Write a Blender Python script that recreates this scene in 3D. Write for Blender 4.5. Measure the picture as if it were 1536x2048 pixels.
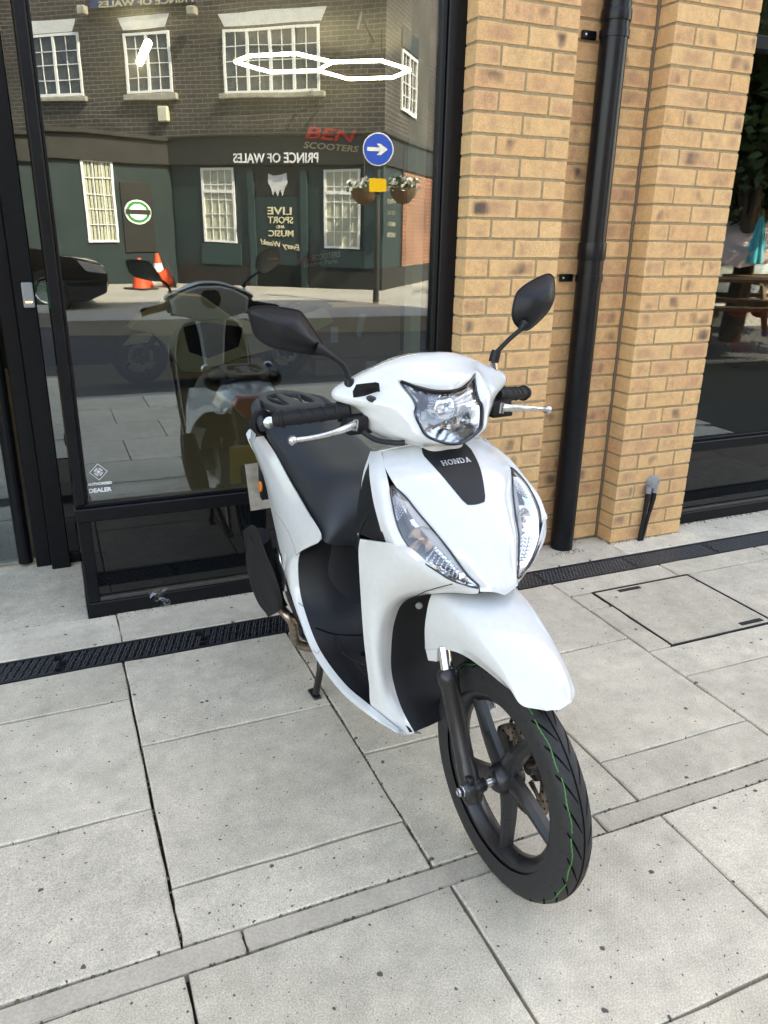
import bpy, bmesh, math, random
from mathutils import Vector, Matrix, Euler
from mathutils.bvhtree import BVHTree
random.seed(7)
R = math.radians
for o in list(bpy.data.objects): bpy.data.objects.remove(o)
SC = bpy.context.scene
COL = SC.collection

# ------------------------------------------------------------------ camera, light, exposure
CAM = (-2.4589, -2.8384, 1.4479)
PITCH, ROLL, YAW, FPX = -0.34902, 0.018953, 0.408063, 1545.9     # solved from the brick courses (75 mm) of the two piers
fw = Vector((math.sin(YAW)*math.cos(PITCH), math.cos(YAW)*math.cos(PITCH), math.sin(PITCH)))
rt0 = Vector((math.cos(YAW), -math.sin(YAW), 0)); up0 = rt0.cross(fw)
rt = rt0*math.cos(ROLL) + up0*math.sin(ROLL); up = up0*math.cos(ROLL) - rt0*math.sin(ROLL)
cd = bpy.data.cameras.new('camera'); cam = bpy.data.objects.new('camera', cd); COL.objects.link(cam)
cd.sensor_fit = 'VERTICAL'; cd.sensor_height = 24; cd.lens = 24*FPX/2048; cd.clip_start = .02; cd.clip_end = 500
cam.matrix_world = Matrix.Translation(CAM) @ Matrix((rt, up, -fw)).transposed().to_4x4()
SC.camera = cam

SUN = Vector((.42, .72, .86)).normalized()                       # towards the sun: behind and above the shop
W = bpy.data.worlds.new('World'); SC.world = W; W.use_nodes = True
wn = W.node_tree; bgn = wn.nodes['Background']; sky = wn.nodes.new('ShaderNodeTexSky')
sky.sky_type = 'NISHITA'; sky.sun_disc = False
sky.sun_elevation = math.asin(SUN.z); sky.sun_rotation = math.atan2(SUN.x, SUN.y)
sky.air_density = 1.0; sky.dust_density = 2.2; sky.ozone_density = 1.0
wn.links.new(sky.outputs[0], bgn.inputs[0]); bgn.inputs[1].default_value = .15
sl = bpy.data.lights.new('sun', 'SUN'); sl.energy = 2.9; sl.angle = R(.55); sl.color = (1, .95, .87)
so = bpy.data.objects.new('sun', sl); COL.objects.link(so); so.rotation_euler = (-SUN).to_track_quat('-Z', 'Y').to_euler()
so.location = (4, 8, 14)
SC.view_settings.view_transform = 'Standard'; SC.view_settings.look = 'None'; SC.view_settings.gamma = 1
SC.view_settings.exposure = 2.95
SC.view_settings.use_white_balance = True; SC.view_settings.white_balance_temperature = 9400; SC.view_settings.white_balance_tint = 12   # the phone balanced for open shade
SC.render.engine = 'CYCLES'
SC.render.resolution_x = 768; SC.render.resolution_y = 1024
SC.cycles.max_bounces = 10; SC.cycles.transparent_max_bounces = 16

# ------------------------------------------------------------------ pixel -> place (a pixel gives a direction; the plane or side offset gives the distance)
def ray(x, y): return Vector(CAM), fw + rt*((x-768)/FPX) + up*((1024-y)/FPX)
def on(x, y, axis, val):
    o, d = ray(x, y); return o + d*((val-o[axis])/d[axis])
def gnd(x, y, z=0): return on(x, y, 2, z)
def wall(x, y, yy): return on(x, y, 1, yy)

# ------------------------------------------------------------------ materials
MATS = {}
def mat(name, col, rough=.5, metal=0, var=0, vscale=30, bump=0, bscale=200, coat=0, emit=None, spec=.5, var2=0, v2scale=4, darkcol=None):
    m = bpy.data.materials.new(name); m.use_nodes = True; nt = m.node_tree; b = nt.nodes['Principled BSDF']
    L = nt.links.new
    b.inputs['Base Color'].default_value = (*col, 1); b.inputs['Roughness'].default_value = rough; b.inputs['Metallic'].default_value = metal
    b.inputs['Coat Weight'].default_value = coat; b.inputs['Coat Roughness'].default_value = .06; b.inputs['Specular IOR Level'].default_value = spec
    tc = nt.nodes.new('ShaderNodeTexCoord')
    if var or var2:
        prev = None
        for amt, sc, det in ((var, vscale, 6), (var2, v2scale, 3)):
            if not amt: continue
            n = nt.nodes.new('ShaderNodeTexNoise'); n.inputs['Scale'].default_value = sc; n.inputs['Detail'].default_value = det
            L(tc.outputs['Object'], n.inputs['Vector'])
            mr = nt.nodes.new('ShaderNodeMapRange'); mr.inputs[1].default_value = .3; mr.inputs[2].default_value = .7
            mr.inputs[3].default_value = 1-amt; mr.inputs[4].default_value = 1+amt*.6; L(n.outputs[0], mr.inputs[0])
            mx = nt.nodes.new('ShaderNodeMix'); mx.data_type = 'RGBA'; mx.blend_type = 'MULTIPLY'; mx.inputs[0].default_value = 1
            if prev is None: mx.inputs[6].default_value = (*col, 1)
            else: L(prev, mx.inputs[6])
            L(mr.outputs[0], mx.inputs[7]); prev = mx.outputs[2]
        L(prev, b.inputs['Base Color'])
        rr = nt.nodes.new('ShaderNodeMapRange'); rr.inputs[3].default_value = max(0, rough-.08); rr.inputs[4].default_value = min(1, rough+.1); L(n.outputs[0], rr.inputs[0]); L(rr.outputs[0], b.inputs['Roughness'])
    if bump:
        n = nt.nodes.new('ShaderNodeTexNoise'); n.inputs['Scale'].default_value = bscale; n.inputs['Detail'].default_value = 5
        L(tc.outputs['Object'], n.inputs['Vector'])
        bp = nt.nodes.new('ShaderNodeBump'); bp.inputs['Strength'].default_value = bump; bp.inputs['Distance'].default_value = .003
        L(n.outputs[0], bp.inputs['Height']); L(bp.outputs[0], b.inputs['Normal'])
    if emit:
        b.inputs['Emission Color'].default_value = (*emit[0], 1); b.inputs['Emission Strength'].default_value = emit[1]
    MATS[name] = m; return m
def glass(name, tint, refl, rough=0.0, gtint=(1, 1, 1), wavy=False):
    """coated window glass: part mirror, part see-through, more mirror at grazing angles"""
    m = bpy.data.materials.new(name); m.use_nodes = True; nt = m.node_tree; L = nt.links.new
    nt.nodes.remove(nt.nodes['Principled BSDF']); out = nt.nodes['Material Output']
    t = nt.nodes.new('ShaderNodeBsdfTransparent'); t.inputs[0].default_value = (*tint, 1)
    g = nt.nodes.new('ShaderNodeBsdfGlossy'); g.inputs['Roughness'].default_value = rough; g.inputs[0].default_value = (*gtint, 1)
    lw = nt.nodes.new('ShaderNodeLayerWeight'); lw.inputs[0].default_value = .5
    pw = nt.nodes.new('ShaderNodeMath'); pw.operation = 'POWER'; pw.inputs[1].default_value = 5; L(lw.outputs['Facing'], pw.inputs[0])
    mr = nt.nodes.new('ShaderNodeMapRange'); mr.inputs[3].default_value = refl; mr.inputs[4].default_value = 1; L(pw.outputs[0], mr.inputs[0])
    mx = nt.nodes.new('ShaderNodeMixShader'); L(mr.outputs[0], mx.inputs[0]); L(t.outputs[0], mx.inputs[1]); L(g.outputs[0], mx.inputs[2])
    if wavy:                                               # faint roll of the float glass
        tc = nt.nodes.new('ShaderNodeTexCoord'); mp = nt.nodes.new('ShaderNodeMapping'); mp.inputs['Scale'].default_value = (1.0, 1.0, 2.4); L(tc.outputs['Object'], mp.inputs[0])
        n = nt.nodes.new('ShaderNodeTexNoise'); n.inputs['Scale'].default_value = 2.6; n.inputs['Detail'].default_value = 1.5; L(mp.outputs[0], n.inputs['Vector'])
        bp = nt.nodes.new('ShaderNodeBump'); bp.inputs['Strength'].default_value = 1; bp.inputs['Distance'].default_value = .00016; L(n.outputs[0], bp.inputs['Height']); L(bp.outputs[0], g.inputs['Normal'])
    L(mx.outputs[0], out.inputs[0]); MATS[name] = m; return m

mat('white_paint', (.65, .665, .67), .10, var=.03, vscale=60, coat=.5, var2=.04, v2scale=5)
mat('black_plastic', (.010, .011, .014), .42, spec=.3, var=.12, vscale=90, bump=.10, bscale=900)
mat('black_rough', (.012, .012, .014), .62, spec=.3, var=.15, vscale=120, bump=.25, bscale=700)
mat('black_gloss', (.008, .009, .012), .13, coat=.3)
mat('seat_vinyl', (.017, .021, .027), .42, var=.1, vscale=150, bump=.22, bscale=1200)
mat('rubber', (.026, .026, .027), .55, spec=.3, var=.25, vscale=80, bump=.15, bscale=500)
mat('groove', (.003, .003, .003), .8, spec=.1)
mat('green_line', (.04, .20, .045), .6, var=.35, vscale=220)
mat('alloy_black', (.015, .015, .017), .30, spec=.5, var=.2, vscale=40, bump=.08, bscale=500)
mat('chrome', (.75, .76, .78), .10, metal=1, var=.05)
mat('aluminium', (.62, .63, .64), .28, metal=1, var=.12, vscale=120)
mat('steel_brown', (.46, .37, .30), .32, metal=1, var=.4, vscale=60)
mat('reflector', (.86, .88, .90), .10, metal=1, bump=.16, bscale=60)
mat('bulb_glass', (.75, .75, .78), .08, coat=.5)
mat('amber', (.75, .20, .02), .25, coat=.4)
mat('copper_tint', (.50, .30, .18), .25, metal=1)
glass('lens_clear', (.95, .96, .97), .07)
mat('silver_letter', (.62, .65, .68), .25, metal=.6)
mat('plate_back', (.38, .33, .27), .55, var=.25, vscale=40)
mat('plate_yellow', (.75, .50, .03), .45)
mat('grey_plastic', (.27, .28, .29), .5, bump=.05)
mat('frame_black', (.005, .006, .008), .36, spec=.22, var=.25, vscale=25, bump=.03, bscale=300)
mat('frame_edge', (.05, .045, .04), .5, var=.3, vscale=60)
mat('panel_black', (.004, .005, .006), .035, spec=.6)
mat('pipe_black', (.005, .006, .009), .30, spec=.28, var=.3, vscale=30)
mat('mortar', (.36, .27, .155), .95, var=.22, vscale=60, bump=.6, bscale=260)
mat('sealant', (.17, .115, .075), .7, var=.1, bump=.1)
mat('drain_iron', (.022, .023, .025), .42, var=.4, vscale=60, bump=.2)
mat('drain_worn', (.085, .09, .095), .38, var=.4, vscale=80)
mat('drain_dark', (.006, .006, .006), .9)
mat('silver_panel', (.66, .68, .70), .45, var=.04)
mat('joint_dirt', (.045, .042, .032), .95, var=.4, vscale=40, bump=.5)
mat('moss', (.10, .10, .045), .95, var=.5, vscale=60, bump=.8)
mat('scuff', (.22, .22, .22), .7)
mat('debris', (.20, .14, .07), .9, var=.6, vscale=80)
mat('white_print', (.75, .77, .78), .6)
mat('dark_print', (.03, .03, .03), .6)
mat('metal_strip', (.60, .60, .58), .35, metal=.8, var=.2)
glass('shop_glass', (.76, .81, .80), .175, gtint=(.82, .93, 1.0), wavy=True)
glass('wrapper_film', (.93, .95, .96), .16, rough=.08)

# ------------------------------------------------------------------ mesh helpers
def link(name, me, m=None, parent=None):
    o = bpy.data.objects.new(name, me); COL.objects.link(o)
    if m: me.materials.append(MATS[m] if isinstance(m, str) else m)
    if parent is not None: o.parent = parent
    return o
def tag(o, label=None, cat=None, group=None, kind=None):
    for k, v in (('label', label), ('category', cat), ('group', group), ('kind', kind)):
        if v: o[k] = v
    return o
def empty(name, loc=(0, 0, 0), mw=None):
    o = bpy.data.objects.new(name, None); COL.objects.link(o); o.empty_display_size = .1
    if mw is not None: o.matrix_world = mw
    else: o.location = loc
    return o
def copy_tree(o, parent=None):
    c = o.copy(); COL.objects.link(c); c.parent = parent
    for ch in o.children: copy_tree(ch, c)
    return c
def smooth(me, on=True):
    for f in me.polygons: f.use_smooth = on
class MB:
    def __init__(s): s.v = []; s.f = []
    def add(s, vs, fs):
        n = len(s.v); s.v += [tuple(v) for v in vs]; s.f += [tuple(i+n for i in f) for f in fs]; return s
    def box(s, x0, x1, y0, y1, z0, z1, mw=None):
        vs = [Vector((x, y, z)) for x in (x0, x1) for y in (y0, y1) for z in (z0, z1)]
        if mw is not None: vs = [mw @ v for v in vs]
        return s.add(vs, [(0,1,3,2),(4,6,7,5),(0,4,5,1),(2,3,7,6),(0,2,6,4),(1,5,7,3)])
    def tube(s, pts, rad, seg=12, cap=True, squash=1):
        pts = [Vector(p) for p in pts]; n = len(pts); rad = rad if isinstance(rad, (list, tuple)) else [rad]*n
        t0 = (pts[1]-pts[0]).normalized(); a = Vector((0, 0, 1)) if abs(t0.z) < .9 else Vector((1, 0, 0)); nrm = (a-t0*a.dot(t0)).normalized()
        vs = []; fs = []
        for i, p in enumerate(pts):
            t = (pts[min(i+1, n-1)]-pts[max(i-1, 0)]).normalized(); nrm = (nrm-t*nrm.dot(t)).normalized(); b = t.cross(nrm)
            for k in range(seg):
                a = 2*math.pi*k/seg; vs.append(p + nrm*math.cos(a)*rad[i] + b*math.sin(a)*rad[i]*squash)
        for i in range(n-1):
            for k in range(seg):
                k2 = (k+1) % seg; fs.append((i*seg+k, i*seg+k2, (i+1)*seg+k2, (i+1)*seg+k))
        if cap: fs += [tuple(reversed(range(seg))), tuple(range((n-1)*seg, n*seg))]
        return s.add(vs, fs)
    def lathe(s, prof, o, ax, seg=32, arc=None):
        """prof: (along axis, radius) pairs"""
        o = Vector(o); ax = Vector(ax).normalized(); a = Vector((0, 0, 1)) if abs(ax.z) < .9 else Vector((1, 0, 0)); e1 = (a-ax*a.dot(ax)).normalized(); e2 = ax.cross(e1)
        n = len(prof); vs = []; fs = []
        for k in range(seg):
            th = 2*math.pi*k/seg
            for (t, r) in prof: vs.append(o + ax*t + (e1*math.cos(th)+e2*math.sin(th))*r)
        for k in range(seg):
            k2 = (k+1) % seg
            for i in range(n-1): fs.append((k*n+i, k2*n+i, k2*n+i+1, k*n+i+1))
        return s.add(vs, fs)
    def prism(s, poly, fn0, fn1):
        """poly of 2D points; fn0/fn1 place them on the two faces"""
        n = len(poly); vs = [fn0(*p) for p in poly]+[fn1(*p) for p in poly]
        return s.add(vs, [tuple(range(n)), tuple(reversed(range(n, 2*n)))] + [(i, i+n, (i+1) % n+n, (i+1) % n) for i in range(n)])
    def mesh(s, name='m', sm=False, bev=0, seg=1, ang=40):
        me = bpy.data.meshes.new(name); me.from_pydata(s.v, [], s.f)
        bm = bmesh.new(); bm.from_mesh(me); bmesh.ops.recalc_face_normals(bm, faces=bm.faces)
        if bev:
            es = [e for e in bm.edges if len(e.link_faces) == 2 and e.calc_face_angle(0) > R(ang)]
            bmesh.ops.bevel(bm, geom=es, offset=bev, segments=seg, affect='EDGES', profile=.6)
        bm.to_mesh(me); bm.free(); 
        if sm:
            smooth(me)
            try: me.set_sharp_from_angle(angle=R(ang))
            except Exception: pass
        return me
    def build(s, name, m, parent=None, sm=False, bev=0, seg=1, ang=40): return link(name, s.mesh(name, sm, bev, seg, ang), m, parent)
def cr(pts, n=6, closed=False):
    pts = [Vector(p) for p in pts]; N = len(pts); out = []
    for i in range(N if closed else N-1):
        p1, p2 = pts[i], pts[(i+1) % N]
        p0 = pts[(i-1) % N] if (closed or i > 0) else p1*2-p2
        p3 = pts[(i+2) % N] if (closed or i+2 < N) else p2*2-p1
        for k in range(n):
            t = k/n; out.append(.5*((2*p1)+(p2-p0)*t+(2*p0-5*p1+4*p2-p3)*t*t+(3*p1-p0-3*p2+p3)*t**3))
    if not closed: out.append(pts[-1])
    return out
def surf(rows, nu=5, nv=5):
    a = [cr(r, nv) for r in rows]; return list(map(list, zip(*[cr(c, nu) for c in zip(*a)])))
def mir(p): return Vector((p[0], -p[1], p[2]))
def full(rows): return [[mir(p) for p in reversed(r[1:])] + [Vector(p) for p in r] for r in rows]
def shell(g, t, hint=(1, 0, .3)):
    """curved panel of thickness t on a grid of points; hint points to its outer side"""
    A, B = len(g), len(g[0]); hint = Vector(hint); nr = []
    for i in range(A):
        row = []
        for j in range(B):
            du = g[min(i+1, A-1)][j]-g[max(i-1, 0)][j]; dv = g[i][min(j+1, B-1)]-g[i][max(j-1, 0)]
            n = du.cross(dv); row.append(n.normalized() if n.length > 1e-9 else Vector((0, 0, 0)))
        nr.append(row)
    tot = sum((nr[i][j].dot(hint) for i in range(A) for j in range(B)), 0.0); sg = 1 if tot > 0 else -1
    vs = [p for r in g for p in r]; back = [g[i][j]-nr[i][j]*sg*t for i in range(A) for j in range(B)]
    rim = [(i, 0) for i in range(A)] + [(A-1, j) for j in range(1, B)] + [(i, B-1) for i in range(A-2, -1, -1)] + [(0, j) for j in range(B-2, 0, -1)]
    m = MB(); q = [(i*B+j, (i+1)*B+j, (i+1)*B+j+1, i*B+j+1) for i in range(A-1) for j in range(B-1)]
    if sg < 0: q = [f[::-1] for f in q]
    m.add(vs, q); m.add(back, [f[::-1] for f in q])
    rv = []; N = len(rim)
    for (i, j) in rim: rv += [g[i][j], back[i*B+j]]
    m.add(rv, [(2*k, 2*k+1, (2*k+3) % (2*N), (2*k+2) % (2*N)) for k in range(N)])
    me = bpy.data.meshes.new('panel'); me.from_pydata(m.v, [], m.f); smooth(me); return me
def text_mesh(body, size, ext=.001, align='CENTER', sx=1, shear=0, bold=0):
    c = bpy.data.curves.new('t', 'FONT'); c.body = body; c.size = size; c.extrude = ext; c.align_x = align; c.align_y = 'CENTER'; c.shear = shear; c.offset = bold; c.resolution_u = 3
    o = bpy.data.objects.new('t', c); COL.objects.link(o); dg = bpy.context.evaluated_depsgraph_get()
    me = bpy.data.meshes.new_from_object(o.evaluated_get(dg)); bpy.data.objects.remove(o); bpy.data.curves.remove(c)
    if sx != 1:
        for v in me.vertices: v.co.x *= sx
    return me
def frame(o, ex, ey):
    ex = Vector(ex).normalized(); ey = Vector(ey); ey = (ey-ex*ey.dot(ex)).normalized(); ez = ex.cross(ey)
    return Matrix.Translation(o) @ Matrix((ex, ey, ez)).transposed().to_4x4()

# ================================================================== GROUND
def slab_material():
    m = bpy.data.materials.new('paving_stone'); m.use_nodes = True; nt = m.node_tree; b = nt.nodes['Principled BSDF']; L = nt.links.new
    N = nt.nodes.new
    geo = N('ShaderNodeNewGeometry'); oi = N('ShaderNodeObjectInfo')
    def noise(sc, det=4, rough=.6, off=0):
        n = N('ShaderNodeTexNoise'); n.inputs['Scale'].default_value = sc; n.inputs['Detail'].default_value = det; n.inputs['Roughness'].default_value = rough
        L(geo.outputs['Position'], n.inputs['Vector']); return n.outputs[0]
    def mr(src, a, b_, c, d):
        r = N('ShaderNodeMapRange'); r.inputs[1].default_value = a; r.inputs[2].default_value = b_; r.inputs[3].default_value = c; r.inputs[4].default_value = d; L(src, r.inputs[0]); return r.outputs[0]
    def mul(a, bb, blend='MULTIPLY', fac=1.0):
        x = N('ShaderNodeMix'); x.data_type = 'RGBA'; x.blend_type = blend
        if isinstance(fac, float): x.inputs[0].default_value = fac
        else: L(fac, x.inputs[0])
        for s, v in ((6, a), (7, bb)):
            if isinstance(v, tuple): x.inputs[s].default_value = v
            else: L(v, x.inputs[s])
        return x.outputs[2]
    ramp = N('ShaderNodeValToRGB'); L(oi.outputs['Random'], ramp.inputs[0])
    e = ramp.color_ramp.elements; e[0].color = (.615, .55, .435, 1); e[1].color = (.72, .645, .515, 1)
    el = ramp.color_ramp.elements.new(.5); el.color = (.665, .59, .475, 1)
    c = ramp.outputs[0]
    c = mul(c, mr(noise(3.2, 5), .3, .7, .84, 1.09))            # broad weathering
    c = mul(c, mr(noise(14, 6, .7), .3, .7, .82, 1.12))
    c = mul(c, mr(noise(260, 3, .7), .3, .7, .62, 1.28))        # grit
    c = mul(c, mr(noise(900, 2), .3, .7, .84, 1.12))
    # soft round stains
    vs = N('ShaderNodeTexVoronoi'); vs.voronoi_dimensions = '2D'; vs.inputs['Scale'].default_value = 7; L(geo.outputs['Position'], vs.inputs['Vector'])
    st = mr(vs.outputs['Distance'], .06, .22, 1, 0)
    vcol = N('ShaderNodeSeparateColor'); L(vs.outputs['Color'], vcol.inputs[0])
    th = N('ShaderNodeMath'); th.operation = 'GREATER_THAN'; th.inputs[1].default_value = .72; L(vcol.outputs[0], th.inputs[0])
    stm = N('ShaderNodeMath'); stm.operation = 'MULTIPLY'; L(st, stm.inputs[0]); L(th.outputs[0], stm.inputs[1])
    st2 = N('ShaderNodeMath'); st2.operation = 'MULTIPLY'; st2.inputs[1].default_value = .13; L(stm.outputs[0], st2.inputs[0])
    c = mul(c, (.16, .14, .12, 1), 'MIX', st2.outputs[0])
    # dark specks of old gum, sharper
    for sc, lim, keep, dark in ((8, .055, .84, .9), (19, .062, .80, .92), (40, .075, .84, .9)):
        v2 = N('ShaderNodeTexVoronoi'); v2.voronoi_dimensions = '2D'; v2.inputs['Scale'].default_value = sc
        wob = N('ShaderNodeTexNoise'); wob.inputs['Scale'].default_value = 110; L(geo.outputs['Position'], wob.inputs['Vector'])
        add = N('ShaderNodeMix'); add.data_type = 'RGBA'; add.blend_type = 'LINEAR_LIGHT'; add.inputs[0].default_value = .005; L(geo.outputs['Position'], add.inputs[6]); L(wob.outputs['Color'], add.inputs[7])
        L(add.outputs[2], v2.inputs['Vector'])
        sp = mr(v2.outputs['Distance'], lim*.75, lim, 1, 0)
        sc2 = N('ShaderNodeSeparateColor'); L(v2.outputs['Color'], sc2.inputs[0])
        t2 = N('ShaderNodeMath'); t2.operation = 'GREATER_THAN'; t2.inputs[1].default_value = keep; L(sc2.outputs[1], t2.inputs[0])
        mm = N('ShaderNodeMath'); mm.operation = 'MULTIPLY'; L(sp, mm.inputs[0]); L(t2.outputs[0], mm.inputs[1])
        m3 = N('ShaderNodeMath'); m3.operation = 'MULTIPLY'; m3.inputs[1].default_value = dark; L(mm.outputs[0], m3.inputs[0])
        c = mul(c, (.05, .047, .043, 1), 'MIX', m3.outputs[0])
    L(c, b.inputs['Base Color']); b.inputs['Roughness'].default_value = .85
    # pressed fine ribbing of the concrete face
    mp = N('ShaderNodeMapping'); mp.inputs['Rotation'].default_value = (0, 0, R(38)); L(geo.outputs['Position'], mp.inputs[0])
    wv = N('ShaderNodeTexWave'); wv.inputs['Scale'].default_value = 42; wv.inputs['Distortion'].default_value = 1.6; wv.inputs['Detail'].default_value = 2; L(mp.outputs[0], wv.inputs['Vector'])
    mxh = N('ShaderNodeMath'); mxh.operation = 'MULTIPLY_ADD'; mxh.inputs[1].default_value = .22; L(wv.outputs['Fac'], mxh.inputs[0]); L(noise(330, 4, .7), mxh.inputs[2])
    bp = N('ShaderNodeBump'); bp.inputs['Strength'].default_value = .55; bp.inputs['Distance'].default_value = .0022; L(mxh.outputs[0], bp.inputs['Height']); L(bp.outputs[0], b.inputs['Normal'])
    MATS['slab'] = m
slab_material()
mat('asphalt', (.050, .050, .053), .9, var=.25, vscale=120, bump=.5, bscale=150, var2=.2, v2scale=.8)
mat('far_paving', (.33, .315, .29), .9, var=.12, vscale=8, var2=.15, v2scale=.7)
mat('kerb_stone', (.30, .29, .27), .85, var=.15, vscale=60, bump=.3)
mat('strip_stone', (.53, .465, .375), .85, var=.18, vscale=160, bump=.45, bscale=300, var2=.14, v2scale=9)
mat('dirt', (.028, .025, .020), .95, var=.4, vscale=30, bump=.5)
mat('concrete_floor', (.10, .10, .10), .5, var=.1, vscale=5)

g = tag(MB().box(-150, 150, -160, 160, -1.2, -1.0).build('ground', 'dirt'), kind='structure')
pav = tag(MB().box(-14, 12, -4.18, .98, -.12, -.030).build('pavement', 'dirt'), kind='structure')
kerb = tag(MB().box(-14, 12, -4.32, -4.185, -.30, -.004).build('kerb', 'kerb_stone', bev=.015), kind='structure')
# the road climbs gently to the far side
FAR = .22
roadm = MB(); roadm.add([(-60, -4.32, -.13), (60, -4.32, -.13), (60, -60, FAR-.12), (-60, -60, FAR-.12), (60, -10.8, FAR-.12), (-60, -10.8, FAR-.12)], [(0, 1, 4, 5), (5, 4, 2, 3)])
road = tag(roadm.build('road', 'asphalt'), kind='structure')

def slab(x0, x1, y0, y1, j=.0036, zt=None):
    zt = random.uniform(-.0012, .0008) if zt is None else zt
    m = MB(); d = lambda: random.uniform(-.0022, .0022)
    # slightly worn, uneven edge line
    n = 6; ring = []
    for (ax, ay, bx, by) in ((x0+j, y0+j, x1-j, y0+j), (x1-j, y0+j, x1-j, y1-j), (x1-j, y1-j, x0+j, y1-j), (x0+j, y1-j, x0+j, y0+j)):
        for k in range(n): ring.append((ax+(bx-ax)*k/n+d()*.8, ay+(by-ay)*k/n+d()*.8))
    N = len(ring); cx, cy = (x0+x1)/2, (y0+y1)/2
    top = []; mid = []; bot = []
    for (x, y) in ring:
        inx, iny = (cx-x), (cy-y); l = math.hypot(inx, iny)
        top.append((x+inx/l*.004, y+iny/l*.004, zt)); mid.append((x, y, zt-.0035)); bot.append((x, y, -.034))
    m.add(top+mid+bot, [tuple(range(N))]+[(i, (i+1) % N, (i+1) % N+N, i+N) for i in range(N)]+[(i+N, (i+1) % N+N, (i+1) % N+2*N, i+2*N) for i in range(N)])
    me = m.mesh('paving_slab'); smooth(me, False)
    return link('paving_slab', me, 'slab', pav)
DN, DF = -.287, -.145            # near and far edge of the drain channel
XS = [-4.75, -4.15, -3.55, -2.95, -2.35, -1.752, -1.125, -.548, .052, .652, 1.252, 1.852, 2.452]
for i in range(len(XS)-1):
    a, b_ = XS[i], XS[i+1]
    ys = [DN-.004, -.535, -1.083, -1.541] if i % 2 == 1 else [DN-.004, -.806, -1.374, -1.541]
    if i == 7:                   # column with the inspection cover: slabs cut around it
        MH = (-.435, .095, -.915, -.428)
        slab(a, b_, -.428, ys[0]); slab(a, MH[0], -.56, -.428); slab(a, MH[0], -.915, -.56); slab(a, b_, -1.10, -.915); slab(a, b_, -1.541, -1.10); continue
    if i == 8:
        slab(a, b_, -.428, ys[0]); slab(.095, b_, -.915, -.428); slab(a, b_, -1.374, -.915); slab(a, b_, -1.541, -1.374); continue
    for k in range(len(ys)-1): slab(a, b_, ys[k+1], ys[k])
# narrow strip course
for x0, x1 in ((-4.2, -3.2), (-3.2, -2.222), (-2.222, -1.276), (-1.276, -.33), (-.33, .62), (.62, 1.6), (1.6, 2.4)): o_ = slab(x0, x1, -1.607, -1.541, .003, -.004); o_.data.materials[0] = MATS['strip_stone']
# outer field
yy = -1.607; odd = 0
for y1 in (-2.068, -2.63, -3.16, -3.70, -4.18):
    xs = [-4.15, -3.55, -2.95, -2.352, -1.737, -1.108, -.50, .10, .70, 1.3, 1.9, 2.5] if odd % 2 == 0 else [-4.4, -3.85, -3.25, -2.65, -2.05, -1.517-.0, -.82, -.2, .4, 1.0, 1.6, 2.2]
    for k in range(len(xs)-1): slab(xs[k], xs[k+1], y1, yy)
    yy = y1; odd += 1
# coping course against the building, threshold by the door
for x0, x1, y1 in ((-4.6, -3.95, .088), (-3.95, -3.15, .088), (-3.15, -2.34, .088), (-2.34, -1.55, .10), (-1.55, -.76, .10), (-.76, -.008, .10), (-.008, .508, .10), (.508, 1.1, .10), (1.1, 1.7, .10), (1.7, 2.3, .10)): slab(x0, x1, DF+.004, y1, .002)
for x0, x1 in ((-4.6, -3.5), (-3.5, -2.441)): slab(x0, x1, .088, .775, .0015, -.002)

# dirt and moss in the joints that show it
jm = MB()
for (x0, y0, x1, y1) in ((-2.352, -.3, -2.352, -1.54), (-1.75, -.3, -1.75, -1.54), (-3.1, -1.541, 1.5, -1.541), (-3.1, -1.607, 1.5, -1.607)):
    L_ = math.hypot(x1-x0, y1-y0); n = int(L_/.012)
    for k in range(n):
        if random.random() < .62: continue
        t = (k+random.random())/n; x = x0+(x1-x0)*t+random.uniform(-.003, .003); y = y0+(y1-y0)*t+random.uniform(-.003, .003); r = random.uniform(.002, .0055)
        jm.add([(x-r, y-r, -.006), (x+r, y-r*.6, -.006), (x+r*.7, y+r, -.006), (x-r*.8, y+r*.8, -.006), (x, y, random.uniform(-.003, .0015))], [(0, 1, 4), (1, 2, 4), (2, 3, 4), (3, 0, 4)])
tag(jm.build('joint_moss', 'moss', pav), kind='stuff')

# inspection cover: steel frame, stone-filled tray, two lifting slots
ic = empty('inspection_cover', (-.17, -.67, 0)); tag(ic, 'square inspection cover filled with paving, dark steel frame, set in pavement', 'inspection cover')
def rel(o, par):
    o.parent = par; o.matrix_parent_inverse = Matrix.Translation(par.location).inverted(); return o
x0, x1, y0, y1 = MH; m = MB()
for a in ((x0, x1, y0, y0+.006), (x0, x1, y1-.006, y1), (x0, x0+.006, y0+.006, y1-.006), (x1-.006, x1, y0+.006, y1-.006)):
    m.box(*a, -.03, .0018)
rel(m.build('steel_frame', 'drain_iron'), ic)
rel(MB().box(x0+.0095, x1-.0095, y0+.0095, y1-.0095, -.03, -.0005).build('infill', 'slab'), ic)
for (cx, cy) in ((-.26, y1-.032), (.0, y0+.034)):
    m = MB().box(cx-.058, cx+.058, cy-.011, cy+.011, -.02, .0012); rel(m.build('lifting_slot', 'drain_iron'), ic)
for dx in (-.03, .0, .03): pass

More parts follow.
